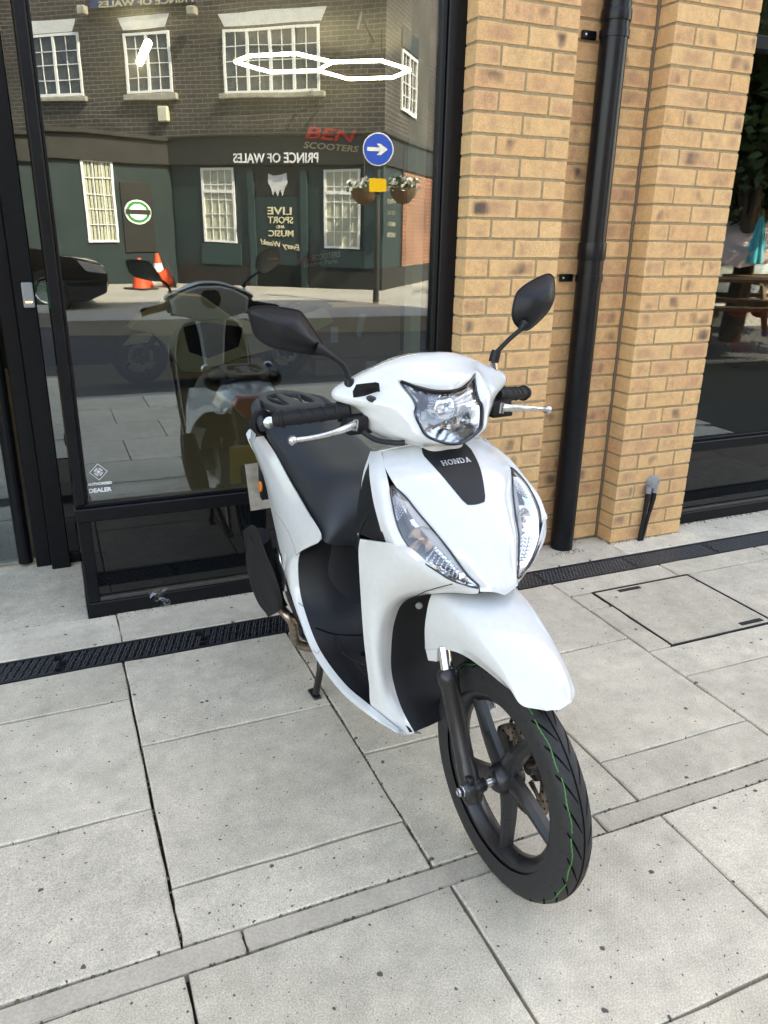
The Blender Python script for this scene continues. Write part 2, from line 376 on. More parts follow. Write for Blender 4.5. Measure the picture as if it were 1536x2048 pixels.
# ---------------------------------------------------------------- drainage channel
def grate(w):
    """heel-guard grate: raised edges and rows of slanted bars over a dark channel"""
    m, bars = MB(), MB()
    m.box(0, w, DN+.001, DN+.009, -.03, -.001); m.box(0, w, DF-.009, DF-.001, -.03, -.001)
    y0, y1 = DN+.009, DF-.009; rows = 3; h = (y1-y0)/rows; pitch = .0262; n = int(w/pitch)
    for r in range(1, rows): m.box(0, w, y0+r*h-.0025, y0+r*h+.0025, -.026, -.0060)
    for r in range(rows):
        a, b = y0+r*h+.003, y0+(r+1)*h-.003
        for k in range(n):
            x = (k+.5*(r % 2))*pitch+.004; dx = .014
            if x+dx+.016 > w: continue
            m.box(x-.0045, x-.0015, a, b, -.02, -.006)
            for s in (0, .0105):
                q = x+s*.9
                bars.add([(q, a, -.003), (q+.0034, a, -.003), (q+dx+.0034, b, -.003), (q+dx, b, -.003), (q, a, -.02), (q+.0034, a, -.02), (q+dx+.0034, b, -.02), (q+dx, b, -.02)],
                      [(0, 1, 2, 3), (0, 4, 5, 1), (1, 5, 6, 2), (2, 6, 7, 3), (3, 7, 4, 0)])
    return m.mesh('grate'), bars.mesh('grate_bars')
def cover(w):
    m, st = MB(), MB(); m.box(0, w, DN+.001, DF-.001, -.03, -.006)
    m.box(0, w, DN+.0005, DN+.006, -.029, -.002); m.box(0, w, DF-.006, DF-.0005, -.029, -.002)
    nx = int(w/.0175); ny = 7
    for i in range(nx):
        for j in range(ny):
            cx = (i+.5+.5*(j % 2))*.0175; cy = DN+.012+(j+.5)*(DF-DN-.024)/ny; s = 1 if (i+j) % 2 else -1
            if cx > w-.01: continue
            ux, uy = .0060, .0046*s; vx, vy = -.0016*s, .0021
            st.add([(cx-ux, cy-uy, -.006), (cx+vx*1.3, cy+vy*1.3, -.006), (cx+ux, cy+uy, -.006), (cx-vx*1.3, cy-vy*1.3, -.006), (cx-ux*.5, cy-uy*.5, -.0032), (cx+ux*.5, cy+uy*.5, -.0032)],
                  [(0, 3, 4), (3, 2, 5), (3, 5, 4), (2, 1, 5), (1, 0, 4), (1, 4, 5)])
    return m.mesh('cover'), st.mesh('cover_studs')
ch = empty('drain_channel', (-1.5, -.216, 0)); tag(ch, 'long black drainage channel of grates and chequer covers along the shop front', 'drain')
rel(MB().box(-4.6, 2.3, DN+.002, DF-.002, -.0295, -.027).build('channel_bed', 'drain_dark'), ch)
def put(o, x):
    o.location = (x, 0, 0); rel(o, ch); return o
gm, gb = grate(.498); cm, cs = cover(.498); gm.materials.append(MATS['drain_iron']); cm.materials.append(MATS['drain_iron']); gb.materials.append(MATS['drain_worn']); cs.materials.append(MATS['drain_worn'])
for k in range(6): tag(link('grate_bars', gb, None, put(link('grate', gm), -4.55+k*.5)), kind='stuff')
for k in range(8): tag(link('cover_studs', cs, None, put(link('cover_plate', cm), -1.55+k*.5)), kind='stuff')

# ================================================================== SHOP BUILDING
shop = empty('shop_building', (0, 0, 0)); tag(shop, 'buff brick shop with black framed windows and a downpipe on its piers', 'building')
def S(o): return rel(o, shop)
def brick_material():
    m = bpy.data.materials.new('buff_brick'); m.use_nodes = True; nt = m.node_tree; b = nt.nodes['Principled BSDF']; L = nt.links.new; N = nt.nodes.new
    oi = N('ShaderNodeObjectInfo'); tc = N('ShaderNodeTexCoord'); geo = N('ShaderNodeNewGeometry')
    sc = N('ShaderNodeVectorMath'); sc.operation = 'MULTIPLY_ADD'; L(oi.outputs['Random'], sc.inputs[0]); sc.inputs[1].default_value = (37, 53, 71); L(tc.outputs['Object'], sc.inputs[2])
    ramp = N('ShaderNodeValToRGB'); L(oi.outputs['Random'], ramp.inputs[0]); cr_ = ramp.color_ramp
    cols = ((0, (.76, .46, .215)), (.25, (.72, .415, .195)), (.5, (.76, .47, .225)), (.7, (.70, .395, .195)), (.85, (.78, .49, .235)), (1, (.66, .36, .185)))
    cr_.elements[0].color = (*cols[0][1], 1); cr_.elements[1].color = (*cols[-1][1], 1)
    for p, c in cols[1:-1]: cr_.elements.new(p).color = (*c, 1)
    def nz(s, d, lo, hi, a, c, vec):
        n = N('ShaderNodeTexNoise'); n.inputs['Scale'].default_value = s; n.inputs['Detail'].default_value = d; L(vec, n.inputs['Vector'])
        r = N('ShaderNodeMapRange'); r.inputs[1].default_value = lo; r.inputs[2].default_value = hi; r.inputs[3].default_value = a; r.inputs[4].default_value = c; L(n.outputs[0], r.inputs[0]); return r.outputs[0]
    def mx(a, c, f, bl='MIX'):
        x = N('ShaderNodeMix'); x.data_type = 'RGBA'; x.blend_type = bl
        if isinstance(f, float): x.inputs[0].default_value = f
        else: L(f, x.inputs[0])
        for s, v in ((6, a), (7, c)):
            if isinstance(v, tuple): x.inputs[s].default_value = v
            else: L(v, x.inputs[s])
        return x.outputs[2]
    st = N('ShaderNodeMapping'); st.inputs['Scale'].default_value = (1, 1, .55); L(sc.outputs[0], st.inputs[0])
    sg_ = N('ShaderNodeSeparateXYZ'); L(tc.outputs['Generated'], sg_.inputs[0])
    def edge_(o, w):
        a = N('ShaderNodeMath'); a.operation = 'SUBTRACT'; a.inputs[1].default_value = .5; L(o, a.inputs[0]); b2 = N('ShaderNodeMath'); b2.operation = 'ABSOLUTE'; L(a.outputs[0], b2.inputs[0])
        r = N('ShaderNodeMapRange'); r.interpolation_type = 'SMOOTHSTEP'; r.inputs[1].default_value = .5; r.inputs[2].default_value = .5-w; r.inputs[3].default_value = .12; r.inputs[4].default_value = 1; L(b2.outputs[0], r.inputs[0]); return r.outputs[0]
    em = N('ShaderNodeMath'); em.operation = 'MULTIPLY'; L(edge_(sg_.outputs[0], .16), em.inputs[0]); L(edge_(sg_.outputs[2], .30), em.inputs[1])
    def masked(f):
        k = N('ShaderNodeMath'); k.operation = 'MULTIPLY'; L(f, k.inputs[0]); L(em.outputs[0], k.inputs[1]); return k.outputs[0]
    c = mx(ramp.outputs[0], (.43, .215, .135, 1), masked(nz(9, 1.2, .44, .68, 0, .6, st.outputs[0])))       # reddish hearts of the bricks
    st2 = N('ShaderNodeVectorMath'); st2.operation = 'ADD'; st2.inputs[1].default_value = (11, 5, 3); L(st.outputs[0], st2.inputs[0])
    c = mx(c, (.095, .065, .055, 1), masked(nz(10, 1.6, .60, .76, 0, .92, st2.outputs[0])))                # kiln burns
    c = mx(c, nz(230, 4, .3, .7, .80, 1.15, sc.outputs[0]), 1.0, 'MULTIPLY')
    c = mx(c, nz(40, 5, .3, .7, .90, 1.08, sc.outputs[0]), 1.0, 'MULTIPLY')
    L(c, b.inputs['Base Color']); b.inputs['Roughness'].default_value = .9
    n = N('ShaderNodeTexNoise'); n.inputs['Scale'].default_value = 190; n.inputs['Detail'].default_value = 7; n.inputs['Roughness'].default_value = .7; L(sc.outputs[0], n.inputs['Vector'])
    bp = N('ShaderNodeBump'); bp.inputs['Strength'].default_value = .6; bp.inputs['Distance'].default_value = .0022; L(n.outputs[0], bp.inputs['Height']); L(bp.outputs[0], b.inputs['Normal'])
    MATS['brick'] = m
brick_material()
def brick_mesh(lx, ly, lz, seed):
    rnd = random.Random(seed); bm = bmesh.new(); nx, nz_ = 7, 3
    m = MB(); ring = []
    # front (-y) face with a ragged arris, sides and ends simple
    pts = []
    for k in range(nx): pts.append((-lx/2+lx*k/(nx-1), -lz/2))
    for k in range(1, nz_): pts.append((lx/2, -lz/2+lz*k/(nz_-1)))
    for k in range(1, nx): pts.append((lx/2-lx*k/(nx-1), lz/2))
    for k in range(1, nz_-1): pts.append((-lx/2, lz/2-lz*k/(nz_-1)))
    n = len(pts); j = lambda a: rnd.uniform(-a, a)
    f = [(x*.982+j(.0012), -ly/2, z*.955+j(.0010)) for x, z in pts]; e = [(x+j(.0009), -ly/2+.0028, z+j(.0011)) for x, z in pts]; bk = [(x, ly/2, z) for x, z in pts]
    m.add(f+e+bk, [tuple(range(n))]+[(i, i+n, (i+1) % n+n, (i+1) % n) for i in range(n)]+[(i+n, i+2*n, (i+1) % n+2*n, (i+1) % n+n) for i in range(n)])
    me = m.mesh('brick'); me.materials.append(MATS['brick']); return me
BM = {}
def bmesh_for(lx, ly):
    k = (round(lx, 3), round(ly, 3))
    if k not in BM: BM[k] = [brick_mesh(lx, ly, .0645, hash(k) % 1000+i) for i in range(5)]
    return random.choice(BM[k])
def brick(x0, x1, yf, ly, zc, par, side=None):
    """a brick whose face is at y = yf (side: 'x' = its worn face looks along -x instead)"""
    lx = x1-x0
    if side:
        me = bmesh_for(ly, lx); o = link('brick', me); o.rotation_euler = (0, 0, -math.pi/2)
    else:
        me = bmesh_for(lx, ly); o = link('brick', me); o.rotation_euler = (0, 0, 0)
    o.location = ((x0+x1)/2+random.uniform(-.0006, .0006), yf+ly/2+random.uniform(-.0012, .0010), zc+random.uniform(-.0008, .0008))
    o.rotation_euler.y += random.uniform(-.004, .004); o.rotation_euler.z += random.uniform(-.004, .004)
    o.parent = par; return o
NC = 36; B2 = .1025
def pier(x0, mortar_back):
    core = S(MB().box(x0+.003, x0+.437, .0032, mortar_back, -.03, NC*.075).build('brick_pier', 'mortar'))
    for k in range(NC):
        z = k*.075+.0375
        rows = ((0, .215), (.225, .44)) if k % 2 == 0 else ((0, B2), (B2+.01, B2+.225), (.3375, .44))
        for j, (a, b) in enumerate(rows):
            edge = (j == 0, j == len(rows)-1); dpt = .215 if (k % 2 and (edge[0] or edge[1])) else B2
            brick(x0+a, x0+b, 0, min(dpt, B2+.0), z, core)
        if True:                  # left return face shows the ends and sides of the corner bricks
            pass
    return core
PA = pier(-.90, .30); PB = pier(0.0, .30)
# recessed panel between the piers
RW = S(MB().box(-.463, .002, .1157, .30, -.03, NC*.075).build('recessed_brick_wall', 'mortar'))
for k in range(NC):
    z = k*.075+.0375
    for (a, b) in (((-.458, -.40), (-.39, -.175), (-.165, -.006)) if k % 2 else ((-.458, -.25), (-.24, -.006))): brick(a, b, .1125, B2, z, RW)
# side returns of the piers, brick by brick behind the corner bricks
for core, x in ((PA, -.90), (PB, 0.0)):
    for k in range(NC):
        if k % 2 == 1: brick(x+.001, x+B2, B2+.001, .1125, k*.075+.0375, core)
# sealant bead in the inner corner
S(MB().tube([(-.004+.002*math.sin(i*1.7), .108, i*.06-.02) for i in range(47)], .0075, 8).build('sealant_joint', 'sealant', sm=True))

# upper storeys, flanks, roof, interior shell
mat('upper_brick', (.46, .31, .17), .9, var=.2, vscale=14, bump=.4, bscale=60)
mat('interior_dark', (.05, .052, .055), .7, var=.15, vscale=3)
mat('interior_wall', (.022, .023, .025), .7, var=.1, vscale=3)
mat('ceiling', (.02, .02, .021), .8)
S(MB().box(-9, 9, .02, .34, 2.78, 13.4).build('upper_wall', 'upper_brick'))
S(MB().box(-9, -4.2, .02, .34, -.03, 2.775).build('flank_wall', 'upper_brick')); S(MB().box(2.6, 9, .02, .34, -.03, 2.775).build('flank_wall', 'upper_brick'))
S(MB().box(-9, 9, 7.3, 7.5, -.03, 13.4).build('rear_wall', 'interior_dark'))
S(MB().box(-9, -8.8, .35, 7.29, -.03, 13.4).build('end_wall', 'interior_dark')); S(MB().box(8.8, 9, .35, 7.29, -.03, 13.4).build('end_wall', 'interior_dark'))
S(MB().box(-9, 9, .02, 7.5, 13.401, 13.6).build('roof', 'interior_dark'))
S(MB().box(-8.8, 8.8, .36, 7.29, 3.25, 3.35).build('ceiling', 'ceiling'))
S(MB().box(-8.8, 8.8, .80, 7.29, -.05, -.001).build('shop_floor', 'concrete_floor'))
S(MB().box(-2.38, -.5, .135, .80, -.05, -.001).build('shop_floor', 'concrete_floor')); S(MB().box(.50, 2.6, .135, .80, -.05, -.001).build('shop_floor', 'concrete_floor'))
S(MB().box(-8.7, 8.7, 6.3, 6.42, 0.002, 3.249).build('partition_wall', 'interior_wall'))

def window(x0, x1, left_bar, right_bar, name):
    w = S(MB().box(x0, x1, .150, .160, -.02, .02).build(name, 'frame_black'))
    def bar(nm, m, bev=.004, mt='frame_black'):
        o = m.build(nm, mt, bev=bev); o.parent = w; return o
    bar('base_bar', MB().box(x0, x1, .092, .150, -.02, .060)); bar('base_bead', MB().box(x0+.01, x1-.01, .100, .118, .0605, .076), .002, 'frame_edge')
    bar('sill_bar', MB().box(x0-.006, x1, .080, .150, .400, .452)); bar('sill_bead', MB().box(x0+.03, x1-.03, .098, .122, .4525, .466), .002)
    bar('mullion', MB().box(x0, x0+left_bar, .088, .150, .467, 2.775)); bar('mullion', MB().box(x1-right_bar, x1, .082, .150, .467, 2.775))
    bar('mullion', MB().box(x0, x0+left_bar*1.3, .094, .150, .0605, .3995)); bar('mullion', MB().box(x1-right_bar, x1, .082, .150, .0605, .3995))
    bar('glazing_bead', MB().box(x0+left_bar+.001, x0+left_bar+.012, .098, .122, .467, 2.77), .002, 'frame_black')
    bar('glazing_bead', MB().box(x1-right_bar-.022, x1-right_bar-.001, .094, .122, .467, 2.77), .003)
    bar('kick_panel', MB().box(x0+left_bar*1.3+.001, x1-right_bar-.001, .118, .130, .0765, .399), 0, 'panel_black')
    bar('glass_pane', MB().box(x0+left_bar+.005, x1-right_bar-.006, .116, .124, .467, 2.77), 0, 'shop_glass')
    return w
WA = window(-2.440, -.884, .036, .088, 'shop_window')
WB = window(.446, 2.6, .040, .06, 'shop_window')
tz = wall(1518, 86, .10).z
_tr = MB().box(.487, 2.539, .084, .149, tz-.028, tz+.028).build('transom_bar', 'frame_black', bev=.004); _tr.parent = WB
def wbar(nm, m, mt='frame_black', bev=.003, par=None):
    o = m.build(nm, mt, bev=bev); o.parent = par or WA; return o
# glazed return of the bay, seen almost edge on
wbar('return_bar', MB().box(-2.440, -2.405, .151, .66, .40, .455)); wbar('return_glass', MB().box(-2.430, -2.424, .152, .66, .456, 2.77), 'shop_glass', 0)
wbar('return_base', MB().box(-2.438, -2.408, .161, .66, -.02, .06)); wbar('return_panel', MB().box(-2.430, -2.418, .152, .66, .0605, .3995), 'panel_black', 0)
# worn silver edge of the corner seal
m = MB()
for k in range(150):
    z = .48+k*.0152; r = random.uniform(.0015, .0035)
    if random.random() < .35: continue
    m.box(-2.4055-r, -2.4055+r*.6, .0955, .0975, z, z+random.uniform(.004, .012))
tag(wbar('worn_edge', m, 'frame_edge', 0), kind='stuff')
# door with sliding leaf, post and narrow sidelight
D = S(MB().box(-4.2, -2.441, .66, .74, 2.45, 2.775).build('door_frame', 'frame_black'))
dbar = lambda nm, m, mt='frame_black', bev=.004: wbar(nm, m, mt, bev, D)
dbar('post', MB().box(-2.565, -2.487, .640, .735, -.01, 2.449)); dbar('post', MB().box(-2.628, -2.566, .690, .750, -.01, 2.449))
dbar('door_stile', MB().tube([(-2.672, .735, .012), (-2.672, .735, 2.44)], .030, 16), 'frame_black', 0)
dbar('door_glass', MB().box(-3.55, -2.70, .730, .738, .02, 2.44), 'shop_glass', 0)
dbar('sidelight_glass', MB().box(-2.486, -2.441, .700, .706, .49, 2.449), 'shop_glass', 0)
dbar('sidelight_panel', MB().box(-2.486, -2.441, .700, .712, .05, .485), 'panel_black', 0); dbar('sidelight_sill', MB().box(-2.486, -2.441, .690, .735, -.01, .045))
dbar('threshold_strip', MB().box(-4.2, -2.63, .772, .80, -.02, .008), 'metal_strip', .002)
dbar('post', MB().box(-4.2, -4.1, .640, .735, -.01, 2.449)); dbar('door_stile', MB().box(-3.62, -3.551, .715, .755, .0, 2.44))
# card reader on the post, green exit button behind glass
c = wall(56, 588, .632); rd = tag(MB().box(c.x-.021, c.x+.021, .618, .639, c.z-.052, c.z+.045).build('card_reader', 'grey_plastic', bev=.006, seg=2), 'slim grey card reader fixed on the black door post', 'card reader')
mat('led_amber', (.2, .1, .02), .4, emit=((1, .55, .15), 4))
for k in (-1, 0, 1): l_ = MB().lathe([(0, .0001), (0, .0022), (.001, .0018)], (c.x+k*.009, .6172, c.z-.030), (0, -1, 0), 8).build('indicator_light', 'led_amber'); l_.parent = rd
mat('green_box', (.01, .16, .07), .4)
c = wall(84, 592, .80); tag(MB().box(c.x-.028, c.x+.028, .79, .83, c.z-.055, c.z+.055).build('exit_button', 'green_box', bev=.006), 'green exit button box behind the narrow sidelight', 'button')

# ---------------------------------------------------------------- downpipe
dp = empty('downpipe', (-.262, .035, 0)); tag(dp, 'black plastic downpipe standing in the brick recess', 'downpipe')
pr = .0545; PX, PY = -.258, .048
rel(MB().tube([(PX, PY, -.02), (PX, PY, .5), (PX, PY, 1.36), (PX, PY, 2.0), (PX, PY, 2.7)], pr, 40).build('pipe', 'pipe_black', sm=True), dp)
for z0, z1 in ((1.345, 1.415), (2.235, 2.275)): rel(MB().lathe([(z0, pr+.0005), (z0, pr+.0045), (z0+.006, pr+.0055), (z1-.006, pr+.0055), (z1, pr+.0045), (z1, pr+.0005)], (PX, PY, 0), (0, 0, 1), 40).build('socket_collar', 'pipe_black', sm=True), dp)
for z in (1.268, 2.193):
    cl = rel(MB().lathe([(z-.014, pr+.0008), (z-.014, pr+.004), (z+.014, pr+.004), (z+.014, pr+.0008)], (PX, PY, 0), (0, 0, 1), 40).build('pipe_clip', 'pipe_black', sm=True), dp)
    lug = rel(MB().box(PX-.115, PX-.045, .098, .1105, z-.016, z+.016).build('lug', 'pipe_black', bev=.004), dp)
    rel(MB().lathe([(0, 0.0001), (0, .005), (.003, .004), (.003, .0001)], (PX-.100, .0965, z), (0, -1, 0), 12).build('screw', 'aluminium', sm=True), dp)
# ---------------------------------------------------------------- cable outlet with two black cables
cb = empty('cable_outlet', (.21, -.01, .30)); tag(cb, 'round grey cable outlet with two black cables on the right brick pier', 'outlet box')
c = wall(1309, 965, -.022)
rel(MB().lathe([(.024, .0001), (.024, .030), (.018, .034), (0, .034), (-.02, .034)], (c.x, -.0, c.z), (0, -1, 0), 28).build('housing', 'grey_plastic', sm=True), cb)
rel(MB().lathe([(.0245, .0285), (.027, .0285), (.028, .026), (.028, .0001)], (c.x, 0, c.z), (0, -1, 0), 28).build('lid', 'grey_plastic', sm=True), cb)
for s in (-1, 1): rel(MB().lathe([(.0285, .0001), (.0285, .0032), (.029, .0001)], (c.x+s*.020, 0, c.z+s*.004), (0, -1, 0), 8).build('lid_screw', 'dark_print'), cb)
for s, xe in ((-1, .165), (1, .180)):
    x = c.x+s*.019-.004
    rel(MB().tube([(x, -.014, c.z-.02), (x, -.014, c.z-.055)], .0135, 14).build('cable_gland', 'grey_plastic', sm=True), cb)
    rel(MB().tube(cr([(x, -.014, c.z-.053), (x-.003, -.015, c.z-.10), (x+(xe-x)*.55, -.02, c.z-.19), (xe, -.02, -.01)], 6), [.0125]*6+[.011]*4+[.0095]*9, 12).build('cable', 'black_rough', sm=True), cb)
# little dirt lines where walls meet the ground
m = MB()
def crumbs(m, x0, y0, x1, y1, n, sp=.008, r0=.002, r1=.007, z=.0):
    for _ in range(n):
        t = random.random(); x = x0+(x1-x0)*t+random.gauss(0, sp*.5); y = y0+(y1-y0)*t-abs(random.gauss(0, sp)); r = random.uniform(r0, r1); a = random.random()*6
        c_, s_ = math.cos(a)*r, math.sin(a)*r
        m.add([(x+c_, y+s_, z-.001), (x-s_*.6, y+c_*.6, z-.001), (x-c_, y-s_, z-.001), (x+s_*.6, y-c_*.6, z-.001), (x, y, z+r*.5)], [(0, 1, 4), (1, 2, 4), (2, 3, 4), (3, 0, 4)])
crumbs(m, -2.42, .09, -.9, .09, 240, .007); crumbs(m, -.46, .11, -.0, .11, 120, .02); crumbs(m, 0, .0, .44, 0, 110, .006); crumbs(m, 0, .11, 0, 0, 60); crumbs(m, .45, .09, 1.4, .09, 160, .01); crumbs(m, -.36, -.0, -.17, -.0, 170, .025)
tag(m.build('ground_litter', 'debris'), 'dry crumbs and grit gathered along the foot of the wall', 'debris', kind='stuff')
# cellophane wrapper by the window foot
c = gnd(318, 1215); m = MB(); n = 9; rnd = random.Random(3); vs = []
for i in range(n):
    for j in range(5): vs.append((c.x-.02+j*.013+rnd.uniform(-.008, .008)+.014*math.sin(i*.9), c.y+.012-abs(rnd.gauss(0, .012))-.012*j/4, .002+i*.0105+rnd.uniform(-.004, .004)))
m.add(vs, [(i*5+j, i*5+j+1, (i+1)*5+j+1, (i+1)*5+j) for i in range(n-1) for j in range(4)])
tag(m.build('wrapper', 'wrapper_film'), 'crumpled clear cellophane wrapper at the foot of the window frame', 'litter')
# stickers on the glass
c = wall(200, 957, .114); st = empty('dealer_sticker', (c.x, .1145, c.z)); tag(st, 'white authorised dealer sticker with diamond emblem on the window corner', 'sticker')
def stick(me, x, z, m='white_print', par=st, rz=0, y=.1146):
    o = link('print', me, m); o.matrix_world = frame((x, y, z), (math.cos(rz), 0, math.sin(rz)), (-math.sin(rz), 0, math.cos(rz))); rel(o, par); return o
k = wall(200, 980, .114); stick(text_mesh('DEALER', .0225, .0002, sx=1.02, bold=.0009), k.x, k.z-.001); k = wall(200, 968, .114); stick(text_mesh('AUTHORISED', .0138, .0002, sx=1.02, bold=.0006), k.x, k.z+.001)
k = wall(197, 944, .114); dz = MB()
def ring2(m, pts0, pts1):
    n = len(pts0); m.add([(a, b, 0) for a, b in pts0]+[(a, b, 0) for a, b in pts1], [(i, (i+1) % n, (i+1) % n+n, i+n) for i in range(n)])
q = lambda r: [(0, r), (r, 0), (0, -r), (-r, 0)]
ring2(dz, q(.0325), q(.030)); 
for a in range(4):
    t = a*math.pi/2+math.pi/4; cx, cy = math.cos(t)*.0125, math.sin(t)*.0125
    for b in range(5):
        u = b*.0032-.0064; m0 = [(-.0011, -.0028), (.0011, -.0028), (.0011, .0028), (-.0011, .0028)]; ca, sa = math.cos(t+math.pi/2), math.sin(t+math.pi/2)
        dz.add([(cx+ca*(u+p)-sa*r_, cy+sa*(u+p)+ca*r_, 0) for p, r_ in m0], [(0, 1, 2, 3)])
ring2(dz, q(.0105), q(.0085)); dz.add([(-.003, -.004, 0), (.003, -.004, 0), (.0045, .002, 0), (0, .0055, 0), (-.0045, .002, 0)], [(0, 1, 2, 3, 4)])
stick(dz.mesh(), k.x, k.z)

# ================================================================== WHITE SCOOTER
# local axes: u forward, v to its left, w up; origin where the front tyre touches the ground
TH, GA = R(3.2), R(1.0)
h_ = Vector((math.sin(TH), -math.cos(TH), 0)); l_ = Vector((math.cos(TH), math.sin(TH), 0)); z_ = Vector((0, 0, 1))
l2 = l_*math.cos(GA)+z_*math.sin(GA); z2 = z_*math.cos(GA)-l_*math.sin(GA)
SM = Matrix.Translation((-1.606, -1.610, 0)) @ Matrix((h_, l2, z2)).transposed().to_4x4(); SI = SM.inverted(); SI3 = SI.to_3x3()
def P(x, y, v, axis=1):
    """photo pixel + known side offset (from the mirror symmetry of the bodywork) -> point on the scooter"""
    o, d = ray(x, y); o = SI @ o; d = SI3 @ d; return o + d*((v-o[axis])/d[axis])
sc = empty('motor_scooter', mw=SM); tag(sc, 'white motor scooter parked on its centre stand in front of the shop', 'scooter')
def part(name, me, m, par=sc): return link(name, me, m, par)
def both(name, rows, m, t=.003, hint=(1, -.5, .3), nu=5, nv=5, par=sc):
    g = surf(rows, nu, nv); a = part(name, shell(g, t, hint), m, par)
    b = part(name, shell([[mir(p) for p in r] for r in g], t, (hint[0], -hint[1], hint[2])), m, par); return a, b
def rim_line(name, pts, r, m, par=sc, closed=True, n=5):
    c = cr(pts, n, closed); c = c+[c[0], c[1]] if closed else c
    o = part(name, MB().tube(c, r, 6, cap=not closed).mesh(name, True), m, par); return o

mat('grey_rack', (.030, .034, .038), .55, var=.1, vscale=60, bump=.15, bscale=600)
# ---- front cover (nose) ------------------------------------------------------
cen = [(-.330, 0, .992), (-.245, 0, .940), (-.186, 0, .895), (-.143, 0, .851), (-.103, 0, .811), (-.068, 0, .763), (-.051, 0, .735), (-.047, 0, .717)]
LI = [Vector(q) for q in ((-.276, -.160, .917), (-.246, -.143, .903), (-.213, -.125, .870), (-.172, -.106, .836), (-.135, -.090, .804), (-.098, -.066, .757), (-.074, -.050, .735))]   # lens, inner edge
LO = [Vector(q) for q in ((-.276, -.160, .917), (-.236, -.175, .888), (-.194, -.181, .846), (-.164, -.171, .814), (-.134, -.150, .787), (-.106, -.113, .759), (-.090, -.080, .740), (-.074, -.050, .735))]   # lens, outer edge
edge = [Vector((-.378, -.146, .970)), LI[0]+Vector((.004, .006, .006)), LI[2], LI[3], LI[4], LI[5], LI[6], Vector((-.068, -.050, .726))]
rows = []
for c, e in zip(cen, edge):
    c = Vector(c); r = [c]
    for t, bl in ((.33, .010), (.66, .012)):
        q = c.lerp(e, t); q += Vector((1, -.25, .75)).normalized()*bl*(1.0 if c.z < .97 else .5); r.append(q)
    rows.append(r+[e])
fg = surf(full(rows), 6, 6)
front = part('front_cover', shell(fg, .003, (1, 0, .8)), 'white_paint')
bv = BVHTree.FromPolygons([v for r in fg for v in r], [(i*len(fg[0])+j, (i+1)*len(fg[0])+j, (i+1)*len(fg[0])+j+1, i*len(fg[0])+j+1) for i in range(len(fg)-1) for j in range(len(fg[0])-1)])
DIR = Vector((-.70, 0, -.72)).normalized()
def onto(v, s, off):
    """point of the nose surface at side offset v and slope position s (metres down from the top edge), lifted by off"""
    base = Vector((-.330, 0, .992)) + Vector((.70, 0, -.713))*s
    o = Vector((base.x, v, base.z)) - DIR*.3
    hit = bv.ray_cast(o, DIR); p = hit[0] if hit[0] is not None else Vector((base.x, v, base.z)); return p - DIR*off
# black badge panel, following the nose
ph = []
for i in range(15):
    s = .012+i*(.186-.012)/14; t = i/14
    hw = .066*(1-t)+.025*t+.006*math.sin(t*math.pi)
    if t < .12: hw *= .86+.14*(t/.12)
    if t > .93: hw *= 1-.12*((t-.93)/.07)**2
    ph.append([onto(hw*(j/8-1)*1.0 if j < 8 else hw*((j-8)/8), s-.010*(1-(j/8-1)**2)*(1-t) + .003*(1-(j/8-1)**2)*t, .0022) for j in range(17)])
badge = part('badge_panel', shell(ph, .004, (1, 0, .8)), 'black_plastic', front)
# slab-serif maker's name made of strokes (x right, y up), 5 letters
def letter_strokes():
    out = []
    def bar(x0, y0, x1, y1): out.append([(x0, y0), (x1, y0), (x1, y1), (x0, y1)])
    def ser(x, y): bar(x-.17, y, x+.17, y+.11)
    x = 0
    for ch_ in 'HONDA':
        if ch_ == 'H':
            for a in (.2, .8): bar(x+a-.085, .0, x+a+.085, 1); ser(x+a, 0); ser(x+a, .89)
            bar(x+.2, .44, x+.8, .56)
        elif ch_ == 'O':
            for k in range(20):
                a, b = 2*math.pi*k/20, 2*math.pi*(k+1)/20; f = lambda t, r, q: (x+.5+math.cos(t)*r, .5+math.sin(t)*q)
                out.append([f(a, .46, .52), f(b, .46, .52), f(b, .27, .40), f(a, .27, .40)])
        elif ch_ == 'N':
            for a in (.18, .84): bar(x+a-.07, 0, x+a+.07, 1)
            ser(x+.18, 0); ser(x+.12, .89); ser(x+.84, .89); out.append([(x+.10, 1), (x+.32, 1), (x+.91, 0), (x+.70, 0)])
        elif ch_ == 'D':
            bar(x+.12, 0, x+.29, 1); bar(x+.03, 0, x+.5, .11); bar(x+.03, .89, x+.5, 1)
            for k in range(10):
                a, b = -math.pi/2+math.pi*k/10, -math.pi/2+math.pi*(k+1)/10; f = lambda t, r, q: (x+.48+math.cos(t)*r, .5+math.sin(t)*q)
                out.append([f(a, .44, .5), f(b, .44, .5), f(b, .26, .39), f(a, .26, .39)])
        else:
            out.append([(x+.12, .0), (x+.27, .0), (x+.56, 1), (x+.42, 1)]); out.append([(x+.66, 0), (x+.88, 0), (x+.62, 1), (x+.42, 1)]); bar(x+.26, .28, x+.72, .38); ser(x+.17, 0); ser(x+.78, 0)
        x += 1.06
    return out, x-.06
ls, lw_ = letter_strokes(); m = MB(); S_ = .076/lw_; s_mid = .071
for q in ls:
    n = len(q); vs = [onto(-(lw_/2-x)*S_*-1 if False else (x-lw_/2)*S_, s_mid-(y-.5)*.0150, .0052) for x, y in q]; m.add(vs, [tuple(range(n))])
    m.add([v-Vector((.7, 0, .7))*.0022 for v in vs]+vs, [(i, (i+1) % n, (i+1) % n+n, i+n) for i in range(n)])
part('lettering', m.mesh(), 'silver_letter', badge)

